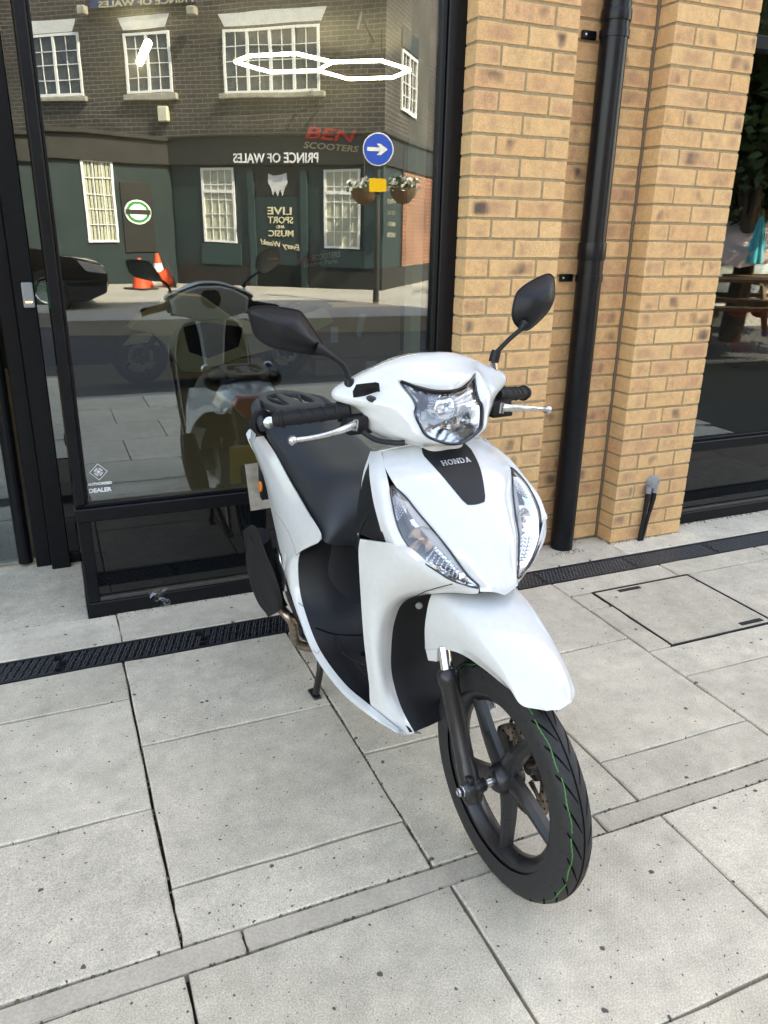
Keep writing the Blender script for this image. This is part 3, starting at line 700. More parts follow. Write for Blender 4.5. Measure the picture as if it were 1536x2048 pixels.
# ---- twin lamp units beside the nose -----------------------------------------
def lamp_unit(sgn):
    f = (lambda p: Vector(p)) if sgn < 0 else mir
    N = 14; a = cr(LI, 5); b = cr(LO, 5)
    def at_(c, t): x = t*(len(c)-1); i = min(int(x), len(c)-2); return c[i].lerp(c[i+1], x-i)
    g = []; deep = []
    for i in range(N+1):
        t = i/N; p, q = at_(a, t), at_(b, t); w = (p-q).length; r = []; d = []
        for j in range(7):
            k = j/6; x = p.lerp(q, k); bul = math.sin(k*math.pi)
            r.append(f(x+Vector((.8, -.5, .35)).normalized()*(.004+.010*bul*min(1, w/.05)))); d.append(f(x-Vector((.85, -.35, .2)).normalized()*(.003+.028*bul*min(1, w/.06)*(1+.18*math.sin(i*2.1)))))
        g.append(r); deep.append(d)
    hint = (1, .5*sgn, .3)
    base = part('indicator_unit', shell(deep, .002, hint), 'reflector')
    part('lens', shell(g, .0015, hint), 'lens_clear', base)
    # bowl, bulb, dividing bars inside
    c1 = f(LI[3].lerp(LO[3], .52)-Vector((.012, -.006, .004))); ax = Vector((.82, .42*sgn, .30)).normalized()
    part('bowl', MB().lathe([(-.014, .004), (-.012, .014), (-.002, .024), (.006, .029)], c1, ax, 24).mesh('b', True), 'chrome', base)
    part('bulb', MB().lathe([(-.012, .005), (.0, .0075), (.006, .006), (.009, .0001)], c1, ax, 14).mesh('b', True), 'copper_tint', base)
    c2 = f(LI[5].lerp(LO[6], .5)-Vector((.008, -.002, -.002)))
    part('side_bulb', MB().lathe([(-.004, .008), (.003, .010), (.005, .0001)], c2, ax, 16).mesh('b', True), 'chrome', base)
    # smoked strip along the inner edge and a dark top corner
    st = []
    for i in range(N+1):
        t = i/N; p, q = at_(a, t), at_(b, t); wd = .30*math.sin(min(1, t*1.05)*math.pi)**.6
        st.append([f(p.lerp(q, k*wd)-Vector((.9, -.3, .3))*(.001+.003*k)) for k in (0, .5, 1)])
    part('smoked_strip', shell(st, .001, hint), 'grey_plastic', base)
    dk = [[f(at_(a, t).lerp(at_(b, t), k)-Vector((.004, -.002, .001))) for k in (0, .5, 1)] for t in (0, .03, .06, .09)]
    part('dark_corner', shell(dk, .001, hint), 'black_gloss', base)
    tri_ = [[f(at_(a, t).lerp(at_(b, t), k0+(k1-k0)*k)-Vector((.012, -.004, .003))) for k in (0, .5, 1)] for t, k0, k1 in ((.22, .50, .52), (.27, .38, .62), (.31, .30, .70))]
    part('dark_shade', shell(tri_, .001, hint), 'black_rough', base)
    # prismatic fluting of the lower lens
    fl = MB()
    for i in range(22):
        t = .58+i*.030 if i < 13 else .10+(i-13)*.018
        for j in range(6):
            k = .30+j*.115; x = f(at_(a, t).lerp(at_(b, t), k)-Vector((.010, -.004, .003))); r = .0030*(1-.5*max(0, t-.7)/.3)
            fl.lathe([(-.002, r), (.0012, r*.6), (.002, .0001)], x, ax, 5)
    tag(part('lens_fluting', fl.mesh('f'), 'chrome', base), kind='stuff')
    rim_line('lamp_seal', [f(p+Vector((.003, -.001, .001))) for p in LI]+[f(p+Vector((.003, -.002, .001))) for p in reversed(LO[1:-1])], .0022, 'black_gloss', base)
for s in (-1, 1): lamp_unit(s)

# ---- outer side bands, leg-shield wings, wheel-well lining --------------------
band = [[P(738, 908, -.158), P(748, 903, -.150), P(762, 903, -.142)],
        [P(739, 950, -.186), P(757, 955, -.176), P(776, 962, -.160)],
        [P(746, 1000, -.201), P(765, 1006, -.193), P(785, 1010, -.176)],
        [P(756, 1040, -.209), P(776, 1048, -.201), P(799, 1060, -.182)],
        [P(768, 1084, -.205), P(794, 1092, -.198), P(821, 1098, -.172)]]
both('side_band', band, 'white_paint', .004, (1, -.9, .1))
wing = [[P(720, 1078, -.227), P(765, 1086, -.217), P(822, 1097, -.175), P(890, 1156, -.117), P(958, 1180, -.052)],
        [P(717, 1102, -.228), P(764, 1116, -.212), P(818, 1128, -.180), P(872, 1163, -.130), P(950, 1188, -.055)],
        [P(719, 1150, -.223), P(752, 1160, -.212), P(795, 1166, -.186), P(838, 1180, -.146), P(890, 1186, -.094)],
        [P(722, 1200, -.216), P(745, 1203, -.208), P(770, 1204, -.190), P(792, 1205, -.165), P(814, 1199, -.132)],
        [P(725, 1245, -.211), P(742, 1246, -.205), P(760, 1247, -.190), P(775, 1247, -.166), P(789, 1243, -.138)],
        [P(729, 1292, -.205), P(745, 1295, -.200), P(758, 1299, -.186), P(770, 1303, -.166), P(782, 1308, -.142)],
        [P(738, 1365, -.196), P(752, 1364, -.191), P(765, 1362, -.178), P(775, 1359, -.160), P(785, 1356, -.140)],
        [P(745, 1418, -.186), P(762, 1419, -.178), P(776, 1418, -.166), P(790, 1417, -.152), P(802, 1414, -.135)],
        [P(792, 1462, -.148), P(803, 1466, -.140), P(812, 1468, -.132), P(820, 1468, -.126), P(829, 1466, -.120)]]
wingR, wingL = both('leg_shield_wing', wing, 'white_paint', .004, (1, -.8, .1))
crest = [P(722, 1080, -.230), P(745, 1084, -.226), P(775, 1100, -.215), P(800, 1120, -.205), P(812, 1138, -.192)]
inn = [r[-1] for r in wing[1:]]
lining = []
for k, e in enumerate(inn):
    e = e+Vector((-.004, .002, 0)); dp_ = (.02, .06, .085, .095, .10, .10, .09, .07)[k]
    lining.append([e, Vector((e.x-dp_*.55, e.y*.72, e.z)), Vector((e.x-dp_*.9, e.y*.40, e.z)), Vector((e.x-dp_, 0, e.z))])
part('wheel_well_lining', shell(surf(full(lining), 4, 4), .003, (1, 0, 0)), 'black_rough')
part('well_bolt', MB().lathe([(0, .0001), (0, .009), (.004, .008), (.006, .003), (.006, .0001)], P(838, 1211, -.085), (.8, -.5, .1), 12).mesh('b', True), 'grey_plastic')
# inner (rider-side) face of the leg shield
ls_ = [[(-.400, 0, .985), (-.395, -.10, .975), (-.385, -.155, .955)], [(-.405, 0, .90), (-.385, -.11, .89), (-.300, -.195, .88)], [(-.42, 0, .80), (-.40, -.12, .79), (-.335, -.216, .785)],
       [(-.43, 0, .62), (-.41, -.12, .62), (-.335, -.20, .62)], [(-.44, 0, .42), (-.42, -.12, .42), (-.345, -.19, .42)], [(-.42, 0, .31), (-.40, -.12, .31), (-.335, -.18, .315)]]
part('inner_leg_shield', shell(surf(full(ls_), 4, 4), .004, (-1, 0, .2)), 'black_plastic')
both('shield_infill', [[P(741, 912, -.156), Vector((-.405, -.150, .95))], [P(743, 955, -.183), Vector((-.392, -.178, .91))], [P(750, 1002, -.198), Vector((-.380, -.192, .865))], [P(760, 1042, -.206), Vector((-.365, -.204, .83))], [P(770, 1090, -.208), Vector((-.350, -.214, .79))]], 'black_plastic', .003, (-.3, -1, .1), 4, 4)
tp = [[(-.402, 0, .986), (-.398, -.10, .976), (-.392, -.150, .962)], [(-.330, 0, .992), (-.345, -.10, .985), (-.378, -.145, .970)]]
part('shield_cap', shell(surf(full(tp), 3, 4), .003, (0, 0, 1)), 'white_paint')
for s in (-1, 1):
    f = (lambda p: Vector(p)) if s < 0 else mir
    part('shield_edge', MB().tube(cr([f((-.402, -.146, .962)), f((-.385, -.172, .92)), f((-.372, -.186, .87)), f((-.368, -.196, .80)), f((-.362, -.195, .70)), f((-.360, -.186, .55)), f((-.360, -.174, .40))], 5), .005, 8).mesh('e', True), 'white_paint')
hk = MB().tube(cr([(-.41, 0, .86), (-.445, 0, .855), (-.45, 0, .83)], 4), .006, 8); part('bag_hook', hk.mesh('h', True), 'black_plastic')

# ---- handlebar cowl with headlight -------------------------------------------
inner = [(-.300, 0, 1.108), (-.312, -.035, 1.109), (-.332, -.066, 1.117), (-.357, -.096, 1.130), (-.324, -.084, 1.100), (-.309, -.082, 1.083), (-.302, -.088, 1.068), (-.288, -.081, 1.042), (-.278, -.070, 1.022), (-.268, -.032, 1.004), (-.265, 0, .999)]
midr  = [(-.340, 0, 1.158), (-.343, -.045, 1.156), (-.358, -.088, 1.150), (-.380, -.125, 1.140), (-.362, -.150, 1.112), (-.352, -.158, 1.090), (-.343, -.146, 1.066), (-.328, -.126, 1.036), (-.312, -.108, 1.012), (-.290, -.050, .994), (-.284, 0, .989)]
outer = [(-.385, 0, 1.184), (-.388, -.052, 1.181), (-.396, -.105, 1.168), (-.410, -.155, 1.147), (-.415, -.222, 1.118), (-.410, -.228, 1.092), P(712, 815, -.190), P(738, 838, -.166), P(746, 863, -.150), (-.330, -.070, .985), (-.325, 0, .982)]
back  = [(-.455, 0, 1.176), (-.456, -.055, 1.172), (-.455, -.11, 1.156), (-.455, -.165, 1.136), (-.450, -.222, 1.110), (-.440, -.224, 1.088), P(714, 818, -.182)+Vector((-.018, 0, .004)), P(737, 839, -.158)+Vector((-.016, 0, 0)), P(745, 862, -.142)+Vector((-.016, 0, 0)), (-.385, -.068, .980), (-.38, 0, .976)]
rg = [[Vector(p) for p in r] for r in (inner, [Vector(a).lerp(Vector(b), .45)+Vector((.009, 0, .002)) for a, b in zip(inner, midr)], midr, outer, back)]
cw = surf([[mir(p) for p in reversed(r[1:])]+r for r in rg], 5, 5)
# open the cowl where the lever assembly passes (lower outer corner, behind)
cowl = part('handlebar_cowl', shell(cw, .003, (1, 0, .2)), 'white_paint')
# lens, reflector, bulb, black surround
iv = [Vector(p) for p in inner]; ctr = Vector((-.290, 0, 1.058))
def radial(ringpts, c, depth, n=6, pw=1.0):
    fullr = ringpts+[mir(p) for p in reversed(ringpts[1:-1])]; cl_ = cr(fullr, 4, True); cl_.append(cl_[0]); g_ = []
    for i in range(n+1):
        t = i/n; g_.append([p.lerp(c, t)+Vector((1, 0, .25)).normalized()*depth*(1-(1-t)**2)**pw for p in cl_])
    return g_
hl = part('headlight', shell(radial([p-Vector((.012, 0, .003)) for p in iv], ctr+Vector((-.03, 0, -.005)), -.045, 8), .002, (1, 0, .2)), 'reflector')
part('lens', shell(radial([p-Vector((.002, 0, 0)) for p in iv], ctr+Vector((.0, 0, 0)), .022, 8), .0015, (1, 0, .2)), 'lens_clear', hl)
part('bulb_shield', MB().lathe([(-.03, .024), (.006, .027), (.008, .024), (.010, .012), (.013, .0001)], P(884, 815, -.006)+Vector((.006, 0, 0)), (.96, .05, .2), 24).mesh('b', True), 'reflector', hl)
part('bulb', MB().lathe([(-.01, .011), (.022, .0115), (.034, .008), (.038, .0001)], P(884, 815, -.006)+Vector((.004, 0, 0)), (.96, .05, .2), 16).mesh('b', True), 'chrome', hl)
fac = MB()                                                        # stepped facets of the reflector
for k in range(9):
    v = -.060+k*.015; 
    for z in (1.024, 1.046): fac.box(-.348+abs(v)*.25, -.340+abs(v)*.25, v+.001, v+.014, z, z+.020+.002*(k % 2))
tag(part('reflector_facets', fac.mesh('f'), 'reflector', hl), kind='stuff')
rim_line('headlight_seal', [p+Vector((.001, 0, 0)) for p in iv]+[mir(p)+Vector((.001, 0, 0)) for p in reversed(iv[1:-1])], .0036, 'black_gloss', hl, True, 5)
brow = iv[0:4]; rim_line('headlight_brow', [mir(p)+Vector((.002, 0, .003)) for p in reversed(brow[1:])]+[p+Vector((.002, 0, .003)) for p in brow], .0052, 'black_gloss', hl, False)
# dash hood behind, speedometer facing the rider
part('dash_cover', MB().prism([(-.20, 1.02), (-.21, 1.10), (-.13, 1.145), (-.06, 1.165), (.06, 1.165), (.13, 1.145), (.21, 1.10), (.20, 1.02), (.08, .985), (-.08, .985)], lambda a, b: (-.440, a, b), lambda a, b: (-.475+.0*a, a*.9, 1.06+(b-1.06)*.9)).mesh('d', True, .008, 2), 'silver_panel')
part('column_cover', MB().prism([(-.055, .74), (-.07, .90), (-.085, .985), (.085, .985), (.07, .90), (.055, .74)], lambda a, b: (-.415, a, b), lambda a, b: (-.460+(b-.74)*.0, a*.8, b)).mesh('c', True, .008, 2), 'silver_panel')
part('display_ring', MB().lathe([(.0, .054), (.018, .058), (.020, .054), (.010, .050)], (-.470, 0, 1.095), (-1, 0, .25), 28).mesh('s', True), 'aluminium')
part('speedometer', MB().lathe([(0, .0001), (0, .052), (.012, .056), (.016, .050), (.016, .0001)], (-.470, 0, 1.095), (-1, 0, .25), 28).mesh('s', True), 'black_gloss')
nk = [[(-.300, 0, .995), (-.310, -.045, .995), (-.36, -.062, .993), (-.41, -.03, .99)], [(-.300, 0, .962), (-.312, -.045, .962), (-.365, -.06, .962), (-.42, -.03, .962)]]
part('steering_neck', shell(surf(full(nk), 3, 5), .003, (1, 0, 0)), 'white_paint')
# slot details on the cowl: reservoir window, indicator recess
def controls(sg):
    f = (lambda p: Vector(p)) if sg < 0 else mir
    gi, ge = f((-.420, -.215, 1.062)), f((-.491, -.352, 1.041)); ax = (ge-gi).normalized(); L = (ge-gi).length
    g_ = part('grip', MB().lathe([(-.02, .0001), (-.02, .020), (.0, .021), (.004, .0235), (.010, .0235), (.012, .0168), (L*.5, .0165), (L-.022, .0165), (L-.020, .0205), (L-.016, .0205), (L-.014, .0172), (L-.001, .0165), (L+.004, .013), (L+.004, .0001)], gi, ax, 26).mesh('g', True, 0, 1, 50), 'black_rough')
    rb = MB()
    e1 = Vector((.3, 0, 1)); e1 = (e1-ax*e1.dot(ax)).normalized(); e2 = ax.cross(e1)
    for k in range(3):
        for q in range(2):
            pts = []
            for i in range(9):
                t = i/8; an = (-1.1+2.2*t)+q*math.pi; pts.append(gi+ax*(.035+k*.026+.018*(t if q == 0 else t))+(e1*math.cos(an)+e2*math.sin(an))*.0172)
            rb.tube(pts, .0013, 5)
    part('grip_rib', rb.mesh('r', True), 'black_plastic', g_)
    # lever with ball end
    if sg < 0: lp = [(-.378, -.200, 1.040), (-.366, -.225, 1.037), (-.360, -.262, 1.030), (-.372, -.305, 1.022), (-.388, -.343, 1.017)]
    else: lp = [(-.378, .196, 1.040), (-.362, .222, 1.038), (-.355, .262, 1.035), (-.364, .305, 1.028), (-.386, .343, 1.018)]
    c = cr(lp, 6); n = len(c)
    lv = part('brake_lever', MB().tube(c, [.0105-.0045*min(1, i/n*1.5) for i in range(n)], 12, squash=.7).mesh('l', True), 'aluminium')
    d = (c[-1]-c[-2]).normalized(); part('lever_ball', MB().lathe([(-.0115, .0001), (-.0095, .0065), (-.004, .0112), (.004, .0112), (.0095, .0065), (.0115, .0001)], c[-1]+d*.003, d, 16).mesh('b', True), 'aluminium', lv)
    mc = f((-.388, -.196, 1.042)); part('master_cylinder', MB().box(mc.x-.028, mc.x+.012, mc.y-.026, mc.y+.030, mc.z-.020, mc.z+.014).mesh('m', True, .006, 2), 'black_plastic')
    part('lever_pivot', MB().lathe([(-.014, .0001), (-.014, .008), (.010, .008), (.012, .005), (.012, .0001)], lp[0], (0, .1, 1), 12).mesh('p', True), 'chrome', lv)
    sw = MB().box(mc.x-.040, mc.x-.010, mc.y-.010, mc.y+.05, mc.z-.034, mc.z-.018); part('switch_housing', sw.mesh('s', True, .005, 2), 'black_rough')
    if sg < 0:
        part('brake_hose', MB().tube(cr([(-.37, -.185, 1.022), (-.352, -.160, 1.005), (-.335, -.128, .999), (-.318, -.105, 1.000)], 5), .0065, 8).mesh('h', True), 'black_plastic')
    return lv
for s in (-1, 1): controls(s)
slot = cr([P(735, 797, -.180), P(741, 793, -.172), P(750, 797, -.160), P(745, 803, -.165)], 4, True)
part('cowl_slot', MB().tube(slot+[slot[0], slot[1]], .0032, 6, cap=False).mesh('s', True), 'black_gloss', cowl); mm = MB(); mm.add([p+Vector((.001, -.001, 0)) for p in slot], [tuple(range(len(slot)))]); part('cowl_slot', mm.mesh(), 'black_gloss', cowl)
rv = [P(704, 787, -.208), P(757, 779, -.150), P(760, 770, -.152), P(752, 767, -.160), P(712, 772, -.205)]
mm = MB(); n = len(rv); nn = Vector((.35, -.25, .9)).normalized(); mm.add([p-nn*.012 for p in rv]+[p+nn*.006 for p in rv], [tuple(range(n, 2*n))]+[(i, (i+1) % n, (i+1) % n+n, i+n) for i in range(n)]); part('reservoir_cap', mm.mesh('r', True, .002), 'black_plastic', cowl)

# ---- mirrors -------------------------------------------------------------------
def mirror(outline, uplane, ucen, stem, srad, hi, nm='mirror'):
    pts = cr([P(x, y, uplane+ (x-hi[0])*hi[1], 0) for x, y in outline], 4, True); pts.append(pts[0]); c = sum((p for p in pts[:-1]), Vector())/len(pts[:-1]); n = 7; g_ = []
    for i in range(n+1):
        t = i/n; g_.append([p.lerp(c, t)+Vector((ucen*(1-(1-t)**2.4), 0, .004*t)) for p in pts])
    body = part('mirror_housing', shell(g_, .003, (1, 0, 0)), 'black_plastic')
    part('mirror_glass', shell([[p.lerp(c, t*.999)-Vector((.006, 0, 0)) for p in pts] for t in (.02, .5, 1)], .002, (-1, 0, 0)), 'chrome', body)
    rim_line('mirror_edge', [p for p in pts[:-1]], .0028, 'black_plastic', body, True, 1)
    s = cr(stem, 5); k = len(s); part('mirror_stem', MB().tube(s, [srad[1]+(srad[0]-srad[1])*max(0, 1-i/(k-1)/.34) for i in range(k)], 12).mesh('s', True), 'black_plastic', body)
    return body
mR = mirror([(499, 620), (522, 614), (560, 616), (592, 621), (604, 628), (625, 658), (648, 695), (634, 708), (575, 701), (537, 690), (512, 671), (503, 645)], -.455, .045,
       [P(634, 697, -.437, 0), P(648, 703, -.430, 0), P(668, 715, -.425, 0), P(688, 732, -.420, 0), P(697, 755, -.416, 0), P(698, 775, -.414, 0)], (.017, .0062), (640, .00012))
part('stem_boot', MB().tube([P(698, 758, -.414, 0), P(699, 770, -.413, 0), P(700, 786, -.411, 0)], [.011, .0125, .0135], 14).mesh('b', True), 'black_plastic', mR)
mL = mirror([(1090, 550), (1104, 552), (1108, 568), (1107, 598), (1095, 623), (1071, 648), (1052, 660), (1034, 651), (1025, 632), (1028, 605), (1036, 584), (1056, 567)], -.44, .042,
       [P(1050, 648, -.420, 0), P(1040, 660, -.418, 0), P(1017, 680, -.414, 0), P(992, 706, -.412, 0)], (.017, .0058), (1050, -.0001))
part('stem_boot', MB().tube([P(993, 701, -.411, 0), P(990, 712, -.411, 0), P(987, 724, -.411, 0)], [.0115, .0125, .0125], 14).mesh('b', True), 'black_plastic', mL)
part('stem_nut', MB().tube([P(987, 724, -.411, 0), P(989, 740, -.411, 0), P(989, 756, -.411, 0)], [.0075, .0085, .0085], 6).mesh('n'), 'chrome', mL)

# ---- front fender ---------------------------------------------------------------
def fnd(mid, mv, low, t): pass
fc = [(.150, .556), (.132, .590), (.095, .622), (.050, .650), (.0, .672), (-.06, .690), (-.12, .700), (-.18, .704)]       # crown line
lowpx = [(1108, 1417, -.004), (1045, 1398, -.053), (1026, 1384, -.058), (1005, 1368, -.062), (965, 1336, -.070), (928, 1311, -.078), (895, 1300, -.084), (850, 1298, -.088)]
frw = []
for (u, w), q in zip(fc, lowpx):
    lo = P(*q); c = Vector((u, 0, w)); bw = abs(lo.y)
    a = Vector((u*.97+lo.x*.03, -bw*.55-.006, w-.006)); b = Vector((u*.80+lo.x*.20, -bw*.98-.010, w-.026)); d = (b.lerp(lo, .5)); d.y = -bw-.013
    if q is lowpx[0]: a, b, d = c.lerp(lo, .25)+Vector((0, -.010, 0)), c.lerp(lo, .5)+Vector((0, -.014, 0)), c.lerp(lo, .75)+Vector((0, -.012, 0))
    if q is lowpx[0]: c, a, b, d, lo = P(1119, 1419, 0), P(1106, 1420, -.016), P(1092, 1419, -.030), P(1078, 1414, -.040), P(1066, 1408, -.047)
    frw.append([c, a, b, d, lo])
fender = part('front_fender', shell(surf(full(frw), 9, 7), .0025, (.3, 0, 1)), 'white_paint')
tab = [P(850, 1297, -.086), P(856, 1322, -.084), P(872, 1324, -.082), P(874, 1298, -.084)]
mm = MB(); mm.add([p for p in tab]+[p+Vector((0, .012, 0)) for p in tab], [(0, 1, 2, 3), (7, 6, 5, 4)]+[(i, (i+1) % 4, (i+1) % 4+4, i+4) for i in range(4)]); part('fender_tab', mm.mesh('t', False, .002), 'white_paint', fender)

# ---- front wheel ------------------------------------------------------------------
def wheel(cu, cw, Rr, rimr, wid, nsp, disc, par=sc, name='front_wheel', detail=True):
    O = Vector((cu, 0, cw)); ax = Vector((0, 1, 0)); hw = wid/2
    ty = []
    for k in range(19):
        a = math.pi*(k/18); sx = -math.cos(a); r = rimr+(Rr-rimr)*(math.sin(a)**.62); ty.append((hw*sx*(1.0 if abs(sx) < .8 else 1.0)*(.78+.22*math.sin(a)**.5), r))
    wl = part(name, MB().lathe(ty, O, ax, 72).mesh('t', True, 0, 1, 80), 'rubber', par)
    def rad_at(s):                                         # tread height at side offset s
        
        for (s0, r0), (s1, r1) in zip(ty, ty[1:]):
            if s0 <= s <= s1: return r0+(r1-r0)*(s-s0)/(s1-s0+1e-9)
        return rimr
    rm = [(-hw*.62, rimr+.004), (-hw*.66, rimr-.004), (-hw*.60, rimr-.012), (-hw*.42, rimr-.016), (-hw*.22, rimr-.028), (hw*.22, rimr-.028), (hw*.42, rimr-.016), (hw*.60, rimr-.012), (hw*.66, rimr-.004), (hw*.62, rimr+.004)]
    rim = part('rim', MB().lathe(rm, O, ax, 64).mesh('r', True, 0, 1, 60), 'alloy_black', wl)
    part('hub', MB().lathe([(-.038, .0001), (-.038, .020), (-.034, .026), (-.02, .036), (.02, .038), (.034, .030), (.036, .0001)], O, ax, 32).mesh('h', True, 0, 1, 50), 'alloy_black', wl)
    for k in range(nsp):
        a = 2*math.pi*k/nsp+.30; sp = MB()
        for s in (-1, 1):
            pts = []; 
            for i in range(7):
                t = i/6; r = .030+(rimr-.020-.030)*t; an = a+s*(.42*(1-t)**1.2+.02) if False else a+s*(.10+.10*(1-t))
                pts.append(O+Vector((math.sin(an)*r, (-.010)*(1-t), math.cos(an)*r)))
            if s == 1: pts1 = pts
            else: pts0 = pts
        # one broad spoke with a raised back edge
        g0 = []
        for i in range(7):
            t = i/6; w = .36-.18*t+.10*max(0, t-.75)*4*.35; r = .030+(rimr-.020-.030)*t; row = []
            for (da, dy) in ((-1, .010), (-1, -.006), (-.35, -.016), (.35, -.016), (1, -.006), (1, .010), (0, .014)):
                half = (.026-.014*t+.010*max(0, t-.8)); an = a+.22*math.sin(t*1.4); e_r = Vector((math.sin(an), 0, math.cos(an))); e_t = Vector((math.cos(an), 0, -math.sin(an)))
                row.append(O+e_r*r+e_t*half*da+Vector((0, dy, 0)))
            g0.append(row+[row[0]])
        sp = MB(); A, B = len(g0), len(g0[0]); sp.add([p for r_ in g0 for p in r_], [(i*B+j, (i+1)*B+j, (i+1)*B+j+1, i*B+j+1) for i in range(A-1) for j in range(B-1)])
        part('spoke', sp.mesh('s', True, 0, 1, 35), 'alloy_black', wl)
    if detail:
        # tread: slanted sipes and two long grooves cut as dark insets, green paint line
        gr = MB(); n = 28
        for k in range(n):
            for s in (-1, 1):
                a0 = 2*math.pi*(k+.5*(s > 0))/n; pts = []
                for i in range(7):
                    t = i/6; off = s*(.007+t*.028)*wid/.084; a = a0-t*.26; rr = rad_at(off)+.0006; pts.append((a, off, rr))
                for i in range(6):
                    (a1, o1, r1), (a2, o2, r2) = pts[i], pts[i+1]; hwid = .0060*(1-.6*abs(i-2.5)/3)
                    q = lambda a, o, r, dl: O+Vector((math.sin(a+dl/r)*r, o, math.cos(a+dl/r)*r))
                    gr.add([q(a1, o1, r1, -hwid), q(a1, o1, r1, hwid), q(a2, o2, r2, hwid), q(a2, o2, r2, -hwid)], [(0, 1, 2, 3)])
        gl = []
        for off in (-.0035,):
            for k in range(120):
                a = 2*math.pi*k/120; b = 2*math.pi*(k+1)/120; rr = rad_at(off)+.0007; q = lambda a, o: O+Vector((math.sin(a)*rr, o, math.cos(a)*rr))
                gr.add([q(a, off), q(b, off), q(b, off+.0036), q(a, off+.0036)], [(0, 1, 2, 3)])
        tag(part('tread_grooves', gr.mesh(), 'groove', wl), kind='stuff')
        gn = MB(); off = -.0265
        for k in range(150):
            if k % 11 == 10: continue
            a = 2*math.pi*k/150; b = 2*math.pi*(k+1)/150; o1 = off+.0012*math.sin(k*.9); 
            q = lambda a, o: O+Vector((math.sin(a)*(rad_at(o)+.0009), o, math.cos(a)*(rad_at(o)+.0009)))
            gn.add([q(a, o1), q(b, o1), q(b, o1+.0017), q(a, o1+.0017)], [(0, 1, 2, 3)])
        tag(part('green_tyre_line', gn.mesh(), 'green_line', wl), kind='stuff')
    if disc:
        dm = MB(); N = 60; vs = []; y = .046
        ro = lambda a: .110+.0035*math.sin(a*8)
        part('brake_disc', MB().lathe([(y-.002, .070), (y-.002, .108), (y-.0005, .110), (y+.002, .110), (y+.002, .070), (y-.002, .070)], O, ax, 60).mesh('d', True, 0, 1, 40), 'steel_brown', wl)
        hs = MB()
        for k in range(24):
            for r in (.080+.008*(k % 3), .099):
                a = 2*math.pi*(k+.5*(r > .09))/24; c = O+Vector((math.sin(a)*r, y-.0025, math.cos(a)*r)); hs.lathe([(0, .0001), (0, .0033)], c, (0, -1, 0), 8)
        tag(part('disc_holes', hs.mesh(), 'groove', wl), kind='stuff')
        for k in range(5):
            a = 2*math.pi*k/5+.5; e = Vector((math.sin(a), 0, math.cos(a))); t_ = Vector((math.cos(a), 0, -math.sin(a)))
            arm = MB().tube([O+e*.034+Vector((0, y, 0)), O+e*.060+t_*.010+Vector((0, y, 0)), O+e*.074+t_*.018+Vector((0, y, 0))], [.012, .008, .009], 8, squash=.4); part('disc_arm', arm.mesh('a', True), 'steel_brown', wl)
    return wl
FW = wheel(0, .275, .275, .206, .084, 5, True)
AX = Vector((0, 0, .275))
cal = MB().box(-.105, -.050, .040, .078, .235, .335); part('brake_caliper', cal.mesh('c', True, .012, 2), 'alloy_black')
part('brake_line', MB().tube(cr([(-.08, .06, .335), (-.06, .055, .40), (-.10, .06, .46), (-.15, .06, .55)], 6), .0045, 8).mesh('l', True), 'black_plastic')

# ---- fork -----------------------------------------------------------------------------
for s in (-1, 1):
    f = (lambda p: Vector(p)) if s < 0 else mir
    top, bt = P(893, 1338, -.086), P(948, 1606, -.092); top.y = -.086; bt.y = -.092
    d = (top-bt).normalized(); fk = part('fork_leg', MB().tube([f(bt), f(bt+d*.012), f(bt+d*.08), f(bt+d*.10), f(top-d*.035), f(top-d*.03), f(top-d*.006), f(top)], [.018, .0235, .0235, .0215, .0225, .026, .026, .021], 24).mesh('f', True, 0, 1, 50), 'alloy_black')
    part('fork_tube', MB().tube([f(top-d*.01), f(top+d*.05+Vector((0, .004, 0)))], .0145, 20).mesh('t', True), 'chrome', fk)
    ra = f(P(905, 1500, -.108)); rb_ = f(P(938, 1560, -.108))
    rib = MB().tube([f(bt+d*.17+Vector((.012, -.012, 0))), f(bt+d*.05+Vector((.012, -.014, 0)))], [.004, .008], 8); part('fork_rib', rib.mesh('r', True), 'alloy_black', fk)
    lug = MB().tube([f((-.020, -.088, .285)), f((.0, -.090, .275))], [.020, .022], 16); part('axle_lug', MB().lathe([(-.022, .0001), (-.022, .021), (-.018, .024), (.014, .024), (.020, .018), (.030, .016), (.030, .0001)], f((.0, -.090, .275)), (0, 1 if s < 0 else -1, 0), 24).mesh('l', True, 0, 1, 50), 'alloy_black', fk)
nut = part('axle_nut', MB().lathe([(-.0, .0001), (-.0, .013), (.004, .013), (.0045, .011), (.013, .011), (.014, .006), (.018, .006), (.018, .0001)], (0, -.112, .275), (0, -1, 0), 6).mesh('n'), 'chrome')
part('axle', MB().lathe([(0, .0085), (.02, .0085), (.0205, .0115), (.042, .0115), (.0425, .0001)], (0, -.076, .275), (0, 1, 0), 20).mesh('a', True, 0, 1, 40), 'aluminium')
part('speed_sensor', MB().box(-.012, .014, -.108, -.092, .288, .312).mesh('s', True, .004), 'black_plastic')

